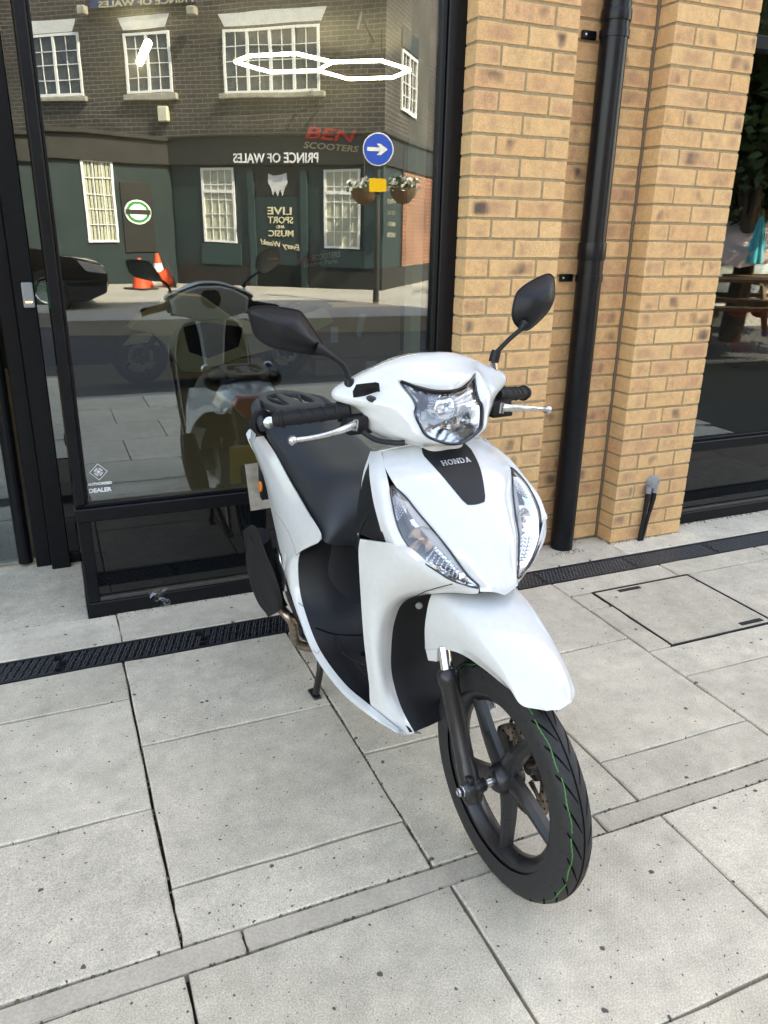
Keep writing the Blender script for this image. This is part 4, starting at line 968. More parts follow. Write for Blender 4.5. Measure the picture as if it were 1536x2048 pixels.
# ---- floor, seat, bodywork -------------------------------------------------------------
# white ribbon: rear side panel that runs down into the sill under the floorboard
hiP = [(527, 872, -.118), (549, 905, -.140), (578, 960, -.160), (612, 1020, -.176), (641, 1078, -.178), (600, 1106, -.198), (598, 1170, -.204), (612, 1230, -.205), (640, 1300, -.204), (690, 1368, -.200), (742, 1412, -.190), (800, 1460, -.148)]
loP = [(497, 878, -.128), (526, 950, -.160), (539, 1005, -.182), (551, 1060, -.198), (562, 1110, -.208), (570, 1148, -.213), (582, 1190, -.216), (604, 1250, -.217), (634, 1318, -.216), (688, 1390, -.210), (748, 1438, -.196), (800, 1466, -.150)]
rb = []
for a, b in zip(hiP, loP):
    p, q = P(*a), P(*b); n_ = Vector((.15, -1, .15))*.010; rb.append([p, p.lerp(q, .33)+n_, p.lerp(q, .70)+n_*.9, q])
both('side_panel', rb, 'white_paint', .004, (.2, -1, .2), 5, 4)
lowr = []                                                                    # underside return so the sill has depth
for b in loP[3:]:
    q = P(*b); lowr.append([q, q+Vector((0, .020, -.012)), q+Vector((0, .06, -.022))])
both('sill_underside', lowr, 'white_paint', .003, (.2, -1, -1), 4, 3)
tailp = [[P(492, 868, -.120), P(500, 858, -.105), P(510, 872, -.10)], [P(498, 885, -.128), P(508, 880, -.118), P(518, 890, -.112)], [P(512, 912, -.138), P(515, 910, -.135), P(520, 912, -.132)]]
both('tail_fin', tailp, 'white_paint', .004, (-.2, -1, .3), 3, 3)
# black floor and tunnel
fl = []
for a, uc, wc in (((744, 1410, -.188), -.37, .315), ((690, 1368, -.198), -.47, .318), ((640, 1300, -.203), -.585, .325), ((612, 1230, -.204), -.690, .370), ((599, 1172, -.203), -.745, .46), ((601, 1110, -.196), -.770, .56), ((640, 1082, -.172), -.790, .64)):
    e = P(*a); c = Vector((uc, 0, wc)); fl.append([c, Vector((uc*.93+e.x*.07, -.07, wc)), Vector((uc*.75+e.x*.25, -.125, wc*.93+e.z*.07)), Vector((uc*.4+e.x*.6, -.168, wc*.6+e.z*.4)), e])
floor = part('footboard', shell(surf(full(fl), 6, 5), .004, (.3, 0, 1)), 'black_plastic')
gfl = surf(full(fl), 6, 5); bf = BVHTree.FromPolygons([v for r in gfl for v in r], [(i*len(gfl[0])+j, (i+1)*len(gfl[0])+j, (i+1)*len(gfl[0])+j+1, i*len(gfl[0])+j+1) for i in range(len(gfl)-1) for j in range(len(gfl[0])-1)])
def drop(u, v, off=.0):
    h = bf.ray_cast(Vector((u, v, 1.0)), Vector((0, 0, -1))); return (h[0] if h[0] is not None else Vector((u, v, .33)))+Vector((0, 0, off))
nb = MB()
for i in range(24):
    for j in range(14):
        v = -.165+j*.0105+(i % 2)*.005; u = -.585+i*.0098
        if (v < -.160+(u+.40)*-.02) or -.072 < v: continue
        c = drop(u, v); nb.add([c+Vector((-.003, 0, 0)), c+Vector((0, -.0022, 0)), c+Vector((.003, 0, 0)), c+Vector((0, .0022, 0)), c+Vector((0, 0, .0018))], [(0, 1, 4), (1, 2, 4), (2, 3, 4), (3, 0, 4)])
        c = Vector((c.x, -c.y, c.z)); nb.add([c+Vector((-.003, 0, 0)), c+Vector((0, -.0022, 0)), c+Vector((.003, 0, 0)), c+Vector((0, .0022, 0)), c+Vector((0, 0, .0018))], [(0, 1, 4), (1, 2, 4), (2, 3, 4), (3, 0, 4)])
tag(part('floor_studs', nb.mesh(), 'black_plastic', floor), kind='stuff')
for (u, v) in ((-.56, -.10), (-.42, -.085), (-.56, .10), (-.42, .085)): part('floor_bolt', MB().lathe([(0, .0001), (0, .008), (.003, .009), (.004, .006), (.002, .004), (.002, .0001)], drop(u, v, .001), (0, 0, 1), 14).mesh('b', True), 'groove', floor)
for s in (-1, 1):
    ln = [drop(-.66, s*.150, .001), drop(-.585, s*.150, .001), drop(-.52, s*.128, .001), drop(-.47, s*.105, .001), drop(-.40, s*.100, .001)]; part('floor_ridge', MB().tube(cr(ln, 5), .004, 6, squash=.6).mesh('l', True), 'black_plastic', floor)
seam = [drop(-.70, -.19, .001), drop(-.66, -.14, .001), drop(-.63, -.06, .0012), drop(-.625, 0, .0012), drop(-.63, .06, .0012), drop(-.66, .14, .001)]
part('floor_seam', MB().tube(cr(seam, 5), .0022, 6).mesh('l', True), 'groove', floor)
# under-seat front cover: wraps from floor up to the seat nose
uc_ = [[(-.700, 0, .37), (-.715, -.08, .37), (-.76, -.150, .40), (-.83, -.185, .45)],
       [(-.735, 0, .47), (-.748, -.085, .47), (-.785, -.150, .50), (-.86, -.183, .54)],
       [(-.755, 0, .57), (-.768, -.085, .57), (-.80, -.145, .59), (-.87, -.172, .62)],
       [(-.760, 0, .66), (-.772, -.075, .66), (-.80, -.130, .67), (-.88, -.155, .69)],
       [(-.745, 0, .73), (-.760, -.065, .73), (-.80, -.115, .735), (-.88, -.142, .745)]]
part('underseat_cover', shell(surf(full(uc_), 5, 5), .003, (1, 0, .2)), 'black_plastic')
# seat: stations along the length, cross-sections from crown to lower edge
hem_ = [Vector((-.690, -.070, .600)), P(668, 1092, -.135), P(641, 1078, -.168), P(612, 1020, -.166), P(578, 960, -.152), P(549, 905, -.134), P(532, 872, -.118)]
hem_.append(hem_[-1]+Vector((-.09, .03, .035)))
crown = [(-.680, .600, .060), (-.672, .660, .070), (-.690, .735, .080), (-.775, .785, .105), (-.93, .800, .128), (-1.13, .825, .138), (-1.28, .850, .132), (-1.43, .845, .095)]
st_ = []
for hm, (u, wt, hw) in zip(hem_, crown):
    c = Vector((u, 0, wt)); um = u*.6+hm.x*.4
    st_.append([c, Vector((u*.97+hm.x*.03, -hw*.5, wt-.002)), Vector((u*.85+hm.x*.15, -hw*.92, wt-.018)), Vector((um, -(hw*.98*.55+abs(hm.y)*.45)-.004, wt*.55+hm.z*.45-.004)), hm+Vector((0, .003, .002))])
seat = part('seat', shell(surf(full(st_), 6, 6), .004, (.3, 0, 1)), 'seat_vinyl')
sm_ = [hem_[0]+Vector((.004, .0, .06)), hem_[1]+Vector((.006, -.004, .03)), hem_[2]+Vector((.004, -.006, .004))]
part('seat_base', MB().prism([(-.76, .05), (-.84, .095), (-1.0, .13), (-1.25, .13), (-1.42, .09), (-1.42, -.09), (-1.25, -.13), (-1.0, -.13), (-.84, -.095), (-.76, -.05)], lambda a, b: (a, b, .69-(a+.72)*.14), lambda a, b: (a, b*.95, .64-(a+.72)*.14)).mesh('s', True, .006), 'black_plastic')
# grab rail / luggage rack
def ringprism(outer, inner, z0, z1):
    m = MB(); n = len(outer); vs = [(x, y, z0) for x, y in outer]+[(x, y, z0) for x, y in inner]+[(x, y, z1) for x, y in outer]+[(x, y, z1) for x, y in inner]
    fs = []
    for i in range(n):
        j = (i+1) % n; fs += [(i, j, j+n, i+n), (i+2*n, i+3*n, j+3*n, j+2*n), (i, i+2*n, j+2*n, j), (i+n, j+n, j+3*n, i+3*n)]
    return m.add(vs, fs)
ro_ = [(-1.27, .088), (-1.36, .102), (-1.45, .097), (-1.52, .070), (-1.555, .030), (-1.555, -.030), (-1.52, -.070), (-1.45, -.097), (-1.36, -.102), (-1.27, -.088)]
ri_ = [(-1.31, .062), (-1.37, .074), (-1.44, .070), (-1.49, .050), (-1.515, .022), (-1.515, -.022), (-1.49, -.050), (-1.44, -.070), (-1.37, -.074), (-1.31, -.062)]
rack = part('luggage_rack', ringprism(ro_, ri_, .862, .884).mesh('r', True, .005, 2), 'grey_rack')
part('rack_centre', MB().prism([(-1.30, .030), (-1.52, .012), (-1.52, -.012), (-1.30, -.030)], lambda a, b: (a, b, .866), lambda a, b: (a, b, .880)).mesh('c', True, .003), 'grey_rack', rack)
for s in (-1, 1): part('rack_bar', MB().prism([(-1.31, s*.020), (-1.33, s*.028), (-1.47, s*.066), (-1.46, s*.052)], lambda a, b: (a, b, .867), lambda a, b: (a, b, .881)).mesh('c', True, .003), 'grey_rack', rack)
for s in (-1, 1):
    f = (lambda p: Vector(p)) if s < 0 else mir
    part('grab_rail', MB().tube(cr([f((-1.46, -.085, .868)), f((-1.42, -.112, .866)), f((-1.35, -.132, .850)), f((-1.27, -.140, .82))], 5), [.016]*6+[.020]*5+[.014]*5, 12).mesh('g', True), 'grey_rack')
    tl = MB().lathe([(-.03, .0001), (-.028, .028), (-.01, .042), (.012, .044), (.014, .0001)], f(P(522, 845, -.128)), (.75, -.45*-s*-1 if s < 0 else .45, .1), 20)
    part('rear_indicator', tl.mesh('t', True, 0, 1, 50), 'black_rough')
    part('indicator_lens', MB().lathe([(-.006, .0001), (-.006, .018), (.008, .020), (.014, .014), (.017, .0001)], f(P(538, 845, -.140)), (.9, .1*s, .1), 18).mesh('t', True), 'aluminium')
mat('tail_red', (.45, .02, .02), .2, coat=.5); part('tail_light', MB().prism([(-.09, .765), (-.07, .80), (.07, .80), (.09, .765), (.05, .715), (-.05, .715)], lambda a, b: (-1.60-(.80-b)*.1, a, b), lambda a, b: (-1.545, a*1.05, b)).mesh('t', True, .006), 'tail_red')
part('tail_cowl', shell(surf(full([[(-1.40, 0, .835), (-1.40, -.08, .828), (-1.40, -.120, .80), (-1.38, -.145, .74)], [(-1.50, 0, .83), (-1.50, -.07, .822), (-1.50, -.105, .79), (-1.47, -.130, .735)], [(-1.58, 0, .80), (-1.57, -.05, .795), (-1.56, -.085, .765), (-1.54, -.095, .72)]]), 4, 4), .003, (-.2, 0, 1)), 'white_paint')
# rear mudguard, plate holder, plate seen edge on, amber reflector
part('rear_mudguard', MB().prism([(-1.45, .74), (-1.54, .72), (-1.575, .60), (-1.60, .42), (-1.575, .41), (-1.545, .56), (-1.50, .64), (-1.40, .66)], lambda a, b: (a, -.075, b), lambda a, b: (a, .075, b)).mesh('m', True, .006), 'black_rough')
pl_ = MB().box(-.0025, .0025, -.115, .115, -.088, .088, Matrix.Translation((-1.585, 0, .512)) @ Matrix.Rotation(R(-14), 4, 'Y')); part('number_plate', pl_.mesh('p'), 'plate_yellow')
pb = MB().box(-.004, .000, -.118, .118, -.09, .09, Matrix.Translation((-1.579, 0, .512)) @ Matrix.Rotation(R(-14), 4, 'Y')); part('plate_bracket', pb.mesh('p'), 'plate_back')
rfc = P(520, 973, -.122); part('side_reflector', MB().prism([(math.cos(2*math.pi*k/24)*(.010+.002*math.cos(4*math.pi*k/24)), math.sin(2*math.pi*k/24)*.021) for k in range(24)], lambda a, b: rfc+Vector((a*.9, -.002+a*.2, b)), lambda a, b: rfc+Vector((a*.9, .005+a*.2, b))).mesh('r', True, .002), 'amber')
# rear wheel, swing-arm engine, exhaust
wheel(-1.28, .285, .259, .190, .09, 5, False, name='rear_wheel', detail=False)
eng = MB().prism([(-.86, .30), (-.92, .42), (-1.05, .44), (-1.25, .36), (-1.34, .31), (-1.30, .24), (-1.10, .22), (-.95, .22)], lambda a, b: (a, .045, b), lambda a, b: (a, .135, b)); part('engine_case', eng.mesh('e', True, .014, 2), 'alloy_black')
cyl = MB().prism([(-.76, .26), (-.76, .40), (-.98, .43), (-1.05, .34), (-.98, .23)], lambda a, b: (a, -.09, b), lambda a, b: (a, .09, b)); part('engine_cylinder', cyl.mesh('e', True, .014, 2), 'alloy_black')
ex = cr([P(520, 1072, -.235), P(519, 1105, -.228), P(527, 1150, -.215), P(541, 1195, -.20), P(556, 1222, -.185)], 5); n = len(ex)
muf = part('exhaust_silencer', MB().tube(ex, [.034+.016*math.sin(min(1, i/(n-1)*1.1)*math.pi*.9) for i in range(n)], 18).mesh('m', True, 0, 1, 60), 'black_rough')
gd = [[P(485, 1062, -.262), P(502, 1050, -.262), P(512, 1056, -.258)], [P(494, 1110, -.262), P(513, 1100, -.262), P(532, 1112, -.255)], [P(508, 1150, -.255), P(528, 1140, -.26), P(548, 1148, -.245)], [P(524, 1195, -.24), P(545, 1185, -.245), P(562, 1190, -.225)], [P(545, 1226, -.22), P(558, 1222, -.215), P(566, 1212, -.205)]]
part('silencer_guard', shell(surf(gd, 5, 4), .004, (.4, -1, .3)), 'black_rough', muf)
hs_ = [[P(549, 1108, -.222), P(556, 1106, -.220), P(560, 1112, -.216)], [P(551, 1145, -.222), P(559, 1146, -.221), P(568, 1148, -.214)], [P(557, 1180, -.220), P(566, 1183, -.218), P(574, 1182, -.210)]]
part('heat_shield', shell(surf(hs_, 4, 4), .003, (.4, -1, .2)), 'aluminium')
part('header_pipe', MB().tube(cr([P(560, 1215, -.17), P(585, 1245, -.14), P(600, 1290, -.08), (-.80, -.04, .20), (-.76, 0, .25)], 5), .017, 12).mesh('h', True), 'steel_brown')
part('belly_bracket', MB().tube(cr([P(600, 1255, -.12), P(605, 1272, -.12), P(618, 1280, -.11)], 4), .008, 8).mesh('b', True), 'black_plastic')
# centre stand
stn = MB()
for s in (-1, 1):
    f = (lambda p: Vector(p)) if s < 0 else mir
    fo = P(632, 1388, 0.012, 2); fo = Vector((fo.x, -abs(fo.y), .012)); 
    lg = cr([f((-.90, -.085, .21)), f((-.885, -.105, .17)), f(P(640, 1340, -.118)), f(fo+Vector((.0, 0, .004)))], 5)
    sl_ = part('stand_leg', MB().tube(lg, .0115, 12).mesh('s', True), 'alloy_black')
    ft = MB().box(fo.x-.045, fo.x+.020, s*abs(fo.y)-.014, s*abs(fo.y)+.014, .0, .009); part('stand_foot', ft.mesh('f', True, .003), 'alloy_black', sl_)
part('stand_bar', MB().tube([(-.90, -.09, .205), (-.90, .09, .205)], .012, 12).mesh('b', True), 'alloy_black')
part('belly_pan', MB().prism([(-.34, .30), (-.42, .27), (-.70, .25), (-.86, .28), (-.86, .33), (-.40, .315)], lambda a, b: (a, -.15, b), lambda a, b: (a, .15, b)).mesh('b', True, .01), 'black_rough')

# ---- panel seams and small scuffs, laid on the bodywork surface ---------------------------
def bvh_of(o): return BVHTree.FromPolygons([v.co.copy() for v in o.data.vertices], [tuple(p.vertices) for p in o.data.polygons])
def mark(objs, pix, r, mt, name, lift=.0006):
    trees = [bvh_of(o) for o in objs]; o0, _ = ray(0, 0); o0 = SI @ o0; pts = []
    dense = []
    for (a, b) in zip(pix, pix[1:]):
        for k in range(5): dense.append((a[0]+(b[0]-a[0])*k/5, a[1]+(b[1]-a[1])*k/5))
    dense.append(pix[-1])
    for (x, y) in dense:
        d = (SI3 @ ray(x, y)[1]).normalized(); best = None
        for t in trees:
            h = t.ray_cast(o0, d)
            if h[0] is not None and (best is None or h[3] < best[1]): best = (h[0], h[3])
        if best: pts.append(best[0]-d*lift)
    if len(pts) > 2: part(name, MB().tube(pts, r, 5).mesh('s', True), mt, objs[0])
spn = [o for o in sc.children if o.name.startswith('side_panel')]
mark([wingR], [(905, 1168), (880, 1174), (850, 1183), (826, 1195), (822, 1200)], .0011, 'groove', 'panel_seam')
mark(spn, [(548, 1022), (562, 1040), (578, 1066), (588, 1092), (592, 1108)], .0009, 'scuff', 'panel_seam')
mark(spn, [(597, 1206), (606, 1212), (613, 1221)], .0009, 'groove', 'panel_seam')
mark(spn, [(626, 1300), (634, 1308), (640, 1300)], .0008, 'scuff', 'panel_seam')

# ================================================================== ACROSS THE STREET (what the shop glass reflects)
YG = .118
CM = Vector((CAM[0], 2*YG-CAM[1], CAM[2]))
def mray(x, y):
    o, d = ray(x, y); return CM.copy(), Vector((d.x, -d.y, d.z))
def mgnd(x, y, z=0):
    o, d = mray(x, y); return o + d*((z-o.z)/d.z)
mat('pub_green', (.016, .033, .036), .45, var=.15, vscale=3)
mat('pub_fascia', (.018, .018, .017), .5, var=.2, vscale=3)
mat('pub_trim', (.024, .052, .056), .4)
mat('stone_white', (.62, .64, .65), .7, var=.12, vscale=6)
mat('sill_stone', (.36, .34, .29), .85, var=.25, vscale=8)
mat('upvc', (.80, .81, .82), .3)
mat('window_dark', (.03, .033, .036), .08, spec=.8)
mat('curtain', (.45, .46, .36), .9, var=.1, vscale=12)
mat('curtain_net', (.055, .065, .078), .25, var=.35, vscale=3)
mat('sign_blue_board', (.03, .045, .15), .45)
mat('gold_letter', (.55, .50, .33), .5)
mat('cream_letter', (.72, .66, .46), .6)
mat('sign_blue', (.012, .09, .62), .35)
mat('sign_white', (.85, .87, .9), .4)
mat('sign_yellow', (.85, .52, .02), .45)
mat('post_grey', (.06, .055, .05), .5)
mat('cone_orange', (.85, .10, .035), .45, var=.1)
mat('cone_white', (.75, .75, .72), .5)
mat('leaf', (.045, .085, .022), .6, var=.3, vscale=9); mat('leaf_light', (.085, .13, .035), .6, var=.3, vscale=9)
mat('bark', (.09, .065, .045), .9, var=.3, vscale=12, bump=.6, bscale=30)
mat('basket_coir', (.16, .09, .045), .95, var=.3, vscale=30)
mat('petal', (.75, .75, .72), .7)
mat('wood_table', (.20, .115, .06), .75, var=.3, vscale=20)
mat('canvas_pink', (.78, .62, .60), .8); mat('canvas_aqua', (.05, .52, .62), .75)
mat('car_black', (.008, .009, .012), .12, coat=.8); mat('car_silver', (.42, .47, .52), .25, metal=.6, coat=.6)
mat('car_glass', (.015, .018, .02), .05, spec=.8); mat('head_lamp', (.7, .72, .75), .1, metal=.6)
mat('red_paint', (.55, .02, .025), .25, coat=.5); mat('blue_paint', (.02, .06, .40), .25, coat=.5); mat('beige_paint', (.78, .68, .44), .28, coat=.4)
mat('red_fascia', (.22, .02, .02), .5)
mat('cardboard', (.42, .28, .175), .85, var=.12, vscale=8); mat('cream_post', (.62, .60, .47), .6)
mat('red_print', (.45, .015, .015), .6)
mat('tube_light', (.9, .9, .8), .4, emit=((1, .90, .62), 8.0))
def brick_wall_mat(name, c1, c2, mo, course):
    m = bpy.data.materials.new(name); m.use_nodes = True; nt = m.node_tree; b = nt.nodes['Principled BSDF']; L = nt.links.new; N = nt.nodes.new
    tc = N('ShaderNodeTexCoord'); sp = N('ShaderNodeSeparateXYZ'); L(tc.outputs['Object'], sp.inputs[0]); ad = N('ShaderNodeMath'); ad.operation = 'ADD'; L(sp.outputs[0], ad.inputs[0]); L(sp.outputs[1], ad.inputs[1])
    cb_ = N('ShaderNodeCombineXYZ'); L(ad.outputs[0], cb_.inputs[0]); L(sp.outputs[2], cb_.inputs[1])
    t = N('ShaderNodeTexBrick'); t.inputs['Scale'].default_value = 1; t.inputs['Brick Width'].default_value = course*3; t.inputs['Row Height'].default_value = course; t.inputs['Mortar Size'].default_value = course*.085; t.inputs['Mortar Smooth'].default_value = .3; t.inputs['Bias'].default_value = -.2
    t.inputs['Color1'].default_value = (*c1, 1); t.inputs['Color2'].default_value = (*c2, 1); t.inputs['Mortar'].default_value = (*mo, 1); L(cb_.outputs[0], t.inputs['Vector'])
    n = N('ShaderNodeTexNoise'); n.inputs['Scale'].default_value = .9; n.inputs['Detail'].default_value = 5; L(tc.outputs['Object'], n.inputs['Vector']); r = N('ShaderNodeMapRange'); r.inputs[1].default_value = .3; r.inputs[2].default_value = .7; r.inputs[3].default_value = .65; r.inputs[4].default_value = 1.25; L(n.outputs[0], r.inputs[0])
    x = N('ShaderNodeMix'); x.data_type = 'RGBA'; x.blend_type = 'MULTIPLY'; x.inputs[0].default_value = 1; L(t.outputs[0], x.inputs[6]); L(r.outputs[0], x.inputs[7]); L(x.outputs[2], b.inputs['Base Color']); b.inputs['Roughness'].default_value = .9
    bp = N('ShaderNodeBump'); bp.inputs['Strength'].default_value = .8; bp.inputs['Distance'].default_value = .01; bp.invert = True; L(t.outputs['Fac'], bp.inputs['Height']); L(bp.outputs[0], b.inputs['Normal']); MATS[name] = m
brick_wall_mat('pub_brick', (.046, .039, .036), (.072, .061, .055), (.20, .19, .18), .086)
brick_wall_mat('red_brick', (.30, .115, .065), (.24, .09, .055), (.42, .36, .28), .086)

vb = mgnd(600, 575, FAR); DS = Vector((.762, .648, 0)).normalized()
PUB = Matrix.Translation((vb.x, vb.y, 0)) @ Matrix((-DS, Vector((DS.y, -DS.x, 0)), Vector((0, 0, 1)))).transposed().to_4x4(); PI_ = PUB.inverted()
def U(x, y, yy=0.0):
    """pixel of the reflection -> (x, z) on the pub front (local plane y = yy)"""
    o, d = mray(x, y); o = PI_ @ o; d = PI_.to_3x3() @ d; p = o + d*((yy-o.y)/d.y); return p.x, p.z
pub = empty('corner_pub', mw=PUB); tag(pub, 'dark green corner pub with brick upper floor and white windows across the street', 'pub')
def pb_(name, m_, mt, par=pub, bev=0, sm=False): return m_.build(name, mt, par, sm=sm, bev=bev)
# far pavement and kerb
k0, k1 = mgnd(100, 650, FAR-.06), mgnd(760, 640, FAR-.06)
dk = (k1-k0).normalized(); a0, a1 = k0-dk*30, k1+dk*40; out_ = Vector((dk.y, -dk.x, 0)); out_ = out_ if out_.y < 0 else -out_
m = MB(); q = [a0, a1, a1+out_*30, a0+out_*30]; m.add([(p.x, p.y, FAR) for p in q]+[(p.x, p.y, FAR-.4) for p in q], [(0, 1, 2, 3), (0, 4, 5, 1), (1, 5, 6, 2), (3, 7, 4, 0)])
tag(m.build('far_pavement', 'far_paving'), kind='structure')
m = MB(); q = [a0-out_*.15, a1-out_*.15, a1-out_*.005, a0-out_*.005]; m.add([(p.x, p.y, FAR+.004) for p in q]+[(p.x, p.y, FAR-.4) for p in q], [(0, 1, 2, 3), (0, 4, 5, 1), (1, 5, 6, 2), (2, 6, 7, 3), (3, 7, 4, 0)]); tag(m.build('far_kerb', 'kerb_stone'), kind='structure')

xc = U(770, 200)[0]; xl = U(40, 200)[0]+6; zf0 = U(640, 330)[1]; zf1 = U(640, 266)[1]; ztop = 8.6
xw = U(345, 400)[0]
pb_('upper_wall', MB().box(xc, xl, 0, 6, zf1+.001, ztop), 'pub_brick')
pb_('ground_floor_wall', MB().box(xc+.03, xl-.02, .04, 5.9, FAR+.45, zf0), 'pub_green'); pb_('plinth', MB().box(xc, xl, 0, 5.95, FAR-.1, FAR+.449), 'pub_fascia')
pb_('fascia', MB().box(xc-.04, xl, -.10, 5.96, zf0+.001, zf1-.06), 'pub_fascia'); pb_('cornice', MB().box(xc-.10, xl, -.17, 6.0, zf1-.059, zf1), 'pub_fascia', bev=.02)
pb_('roof', MB().box(xc-.1, xl, -.1, 6.1, ztop+.001, ztop+.25), 'pub_fascia')
pb_('corner_pilaster', MB().box(xc-.012, xc+.42, -.03, .039, FAR+.45, zf0), 'pub_trim', bev=.01)
def pwin(x0, x1, z0, z1, cols, rows, y=-.01, lights=1, cur='curtain_net', par=pub, opened=None, M4=None):
    """white casement: outer frame, mullions, glazing bars, glass and curtain behind"""
    x0, x1 = min(x0, x1), max(x0, x1); w = MB(); t = .05
    def mk(n, mm, mt, p): 
        o = mm.build(n, mt, p); 
        return o
    for a in ((x0, x1, z0, z0+t), (x0, x1, z1-t, z1), (x0, x0+t, z0+t, z1-t), (x1-t, x1, z0+t, z1-t)): w.box(a[0], a[1], y-.035, y+.004, a[2], a[3])
    win = mk('window', w, 'upvc', par)
    if M4 is not None: win.matrix_parent_inverse = M4
    n = lights; g = (x1-x0-2*t)/n
    for k in range(1, n): mk('mullion', MB().box(x0+t+k*g-.03, x0+t+k*g+.03, y-.034, y+.003, z0+t, z1-t), 'upvc', win)
    for k in range(n):
        a, b = x0+t+k*g+(.03 if k else 0), x0+t+(k+1)*g-(.03 if k < n-1 else 0)
        for c_ in range(1, cols): mk('glazing_bar', MB().box(a+(b-a)*c_/cols-.008, a+(b-a)*c_/cols+.008, y-.02, y-.004, z0+t, z1-t), 'upvc', win)
        for r in range(1, rows): mk('glazing_bar', MB().box(a, b, y-.0215, y-.0055, z0+t+(z1-z0-2*t)*r/rows-.008, z0+t+(z1-z0-2*t)*r/rows+.008), 'upvc', win)
    mk('curtain', cur_mesh(x0+t, x1-t, z0+t, z1-t, y), cur, win)
    return win
def cur_mesh(x0, x1, z0, z1, y):
    m = MB(); n = max(8, int((x1-x0)/.035)); vs = []
    for i in range(n+1):
        x = x0+(x1-x0)*i/n; yy = y+.002+.004*(i % 2)
        vs += [(x, yy, z0), (x, yy, z1)]
    m.add(vs, [(2*i, 2*i+2, 2*i+3, 2*i+1) for i in range(n)]); return m
def rect(xa, ya, xb, yb): 
    p, q = U(xa, (ya+yb)/2), U(xb, (ya+yb)/2); xm = (xa+xb)/2; return p[0], q[0], U(xm, yb)[1], U(xm, ya)[1]
for (r, lights, lint, sill) in (((62, 68, 163, 193), 2, (53, 40, 150, 66), (68, 194, 172, 203)), ((252, 64, 343, 188), 2, (238, 31, 337, 57), (256, 190, 352, 201)), ((448, 54, 640, 186), 4, (438, 18, 652, 47), (446, 186, 647, 197))):
    x0, x1, z0, z1 = rect(*r); pwin(x0, x1, z0, z1, 2, 4, -.01, lights)
    a, b, c_, d_ = rect(*lint); xa, xb = min(a, b), max(a, b); pb_('lintel', MB().prism([(xa+.10, c_), (xa-.02, d_), (xb+.02, d_), (xb-.10, c_)], lambda p, q: (p, -.02, q), lambda p, q: (p, .05, q)), 'stone_white')
    a, b, c_, d_ = rect(*sill); pb_('sill', MB().box(min(a, b)-.05, max(a, b)+.05, -.10, .02, c_, d_), 'sill_stone', bev=.01)
for r in ((405, 336, 470, 487), (648, 338, 720, 497)):
    x0, x1, z0, z1 = rect(*r); w_ = pwin(x0, x1, z0, z1, 4, 5, .03, 1, 'curtain'); zz = z0+(z1-z0)*.70; MB().box(min(x0, x1)+.05, max(x0, x1)-.05, -.012, .027, zz-.03, zz+.03).build('transom', 'upvc', w_)
    pb_('window_apron', MB().box(min(x0, x1)-.10, max(x0, x1)+.10, .0, .039, z0-.5, z0-.03), 'pub_trim', bev=.01)
# doorway with painted board
x0, x1, z0, z1 = rect(512, 340, 602, 575); dx0, dx1 = min(x0, x1), max(x0, x1)
pb_('door_surround', MB().box(dx0-.16, dx0, -.04, .039, FAR, z1), 'pub_trim', bev=.01); pb_('door_surround', MB().box(dx1, dx1+.16, -.04, .039, FAR, z1), 'pub_trim', bev=.01)
dr = pb_('pub_door', MB().box(dx0, dx1, .0, .038, FAR, U(560, 392)[1]), 'pub_green'); pb_('fanlight', MB().box(dx0, dx1, .01, .038, U(560, 391)[1]+.01, z1), 'pub_fascia')
pb_('crest', MB().prism([(0, -.30), (.07, -.18), (.12, -.28), (.17, -.12), (.24, .0), (.22, .22), (.10, .16), (-.10, .20), (-.22, .24), (-.24, 0), (-.17, -.14), (-.12, -.30), (-.06, -.16)], lambda a, b: (U(555, 365)[0]+a*.95, -.004, U(555, 366)[1]+b*.85), lambda a, b: (U(555, 365)[0]+a*.95, .009, U(555, 366)[1]+b*.85)), 'stone_white')
def ptext(s, px, py, w_px, mt, par=pub, y=-.008, sx=1.0, hpx=None, shear=0, rot=0):
    x, z = U(px, py, y); wid = abs(U(px-w_px/2, py, y)[0]-U(px+w_px/2, py, y)[0]); me = text_mesh(s, 1.0, .01, shear=shear, bold=.015)
    xs = [v.co.x for v in me.vertices]; ys = [v.co.y for v in me.vertices]; k = wid/(max(xs)-min(xs)); kh = (abs(U(px, py-hpx/2)[1]-U(px, py+hpx/2)[1])/(max(ys)-min(ys))) if hpx else k
    xm, ym = (max(xs)+min(xs))/2, (max(ys)+min(ys))/2
    for v in me.vertices: v.co = Vector(((v.co.x-xm)*k, (v.co.y-ym)*kh, v.co.z*.6))
    o = link('lettering', me, mt, par); o.matrix_local = frame((x, y, z), (math.cos(rot), 0, math.sin(rot)), (-math.sin(rot), 0, math.cos(rot))); return o
ptext('PRINCE OF WALES', 550, 316, 170, 'sign_white', y=-.12, hpx=20)
x0, x1, z0, z1 = rect(184, -30, 392, 11); nb_ = pb_('name_board', MB().box(min(x0, x1), max(x0, x1), -.08, -.001, z0, z1), 'sign_blue_board'); ptext('PRINCE OF WALES', 290, 2, 190, 'gold_letter', y=-.095, hpx=14)
for s, px_, py_, w_, h_ in (('LIVE', 559, 421, 48, 15), ('SPORT', 561, 440, 50, 14), ('AND', 561, 453, 16, 6), ('MUSIC', 562, 466, 50, 13)): ptext(s, px_, py_, w_, 'cream_letter', y=-.012, hpx=h_)
ptext('Every Week!', 560, 490, 80, 'cream_letter', y=-.012, hpx=15, shear=.3, rot=.12)
for k, s in enumerate(('FREE', 'QUIZ', 'BEER', 'GARDEN')): ptext(s, 782, 402+k*23, 16, 'cream_letter', y=-.045, hpx=9)
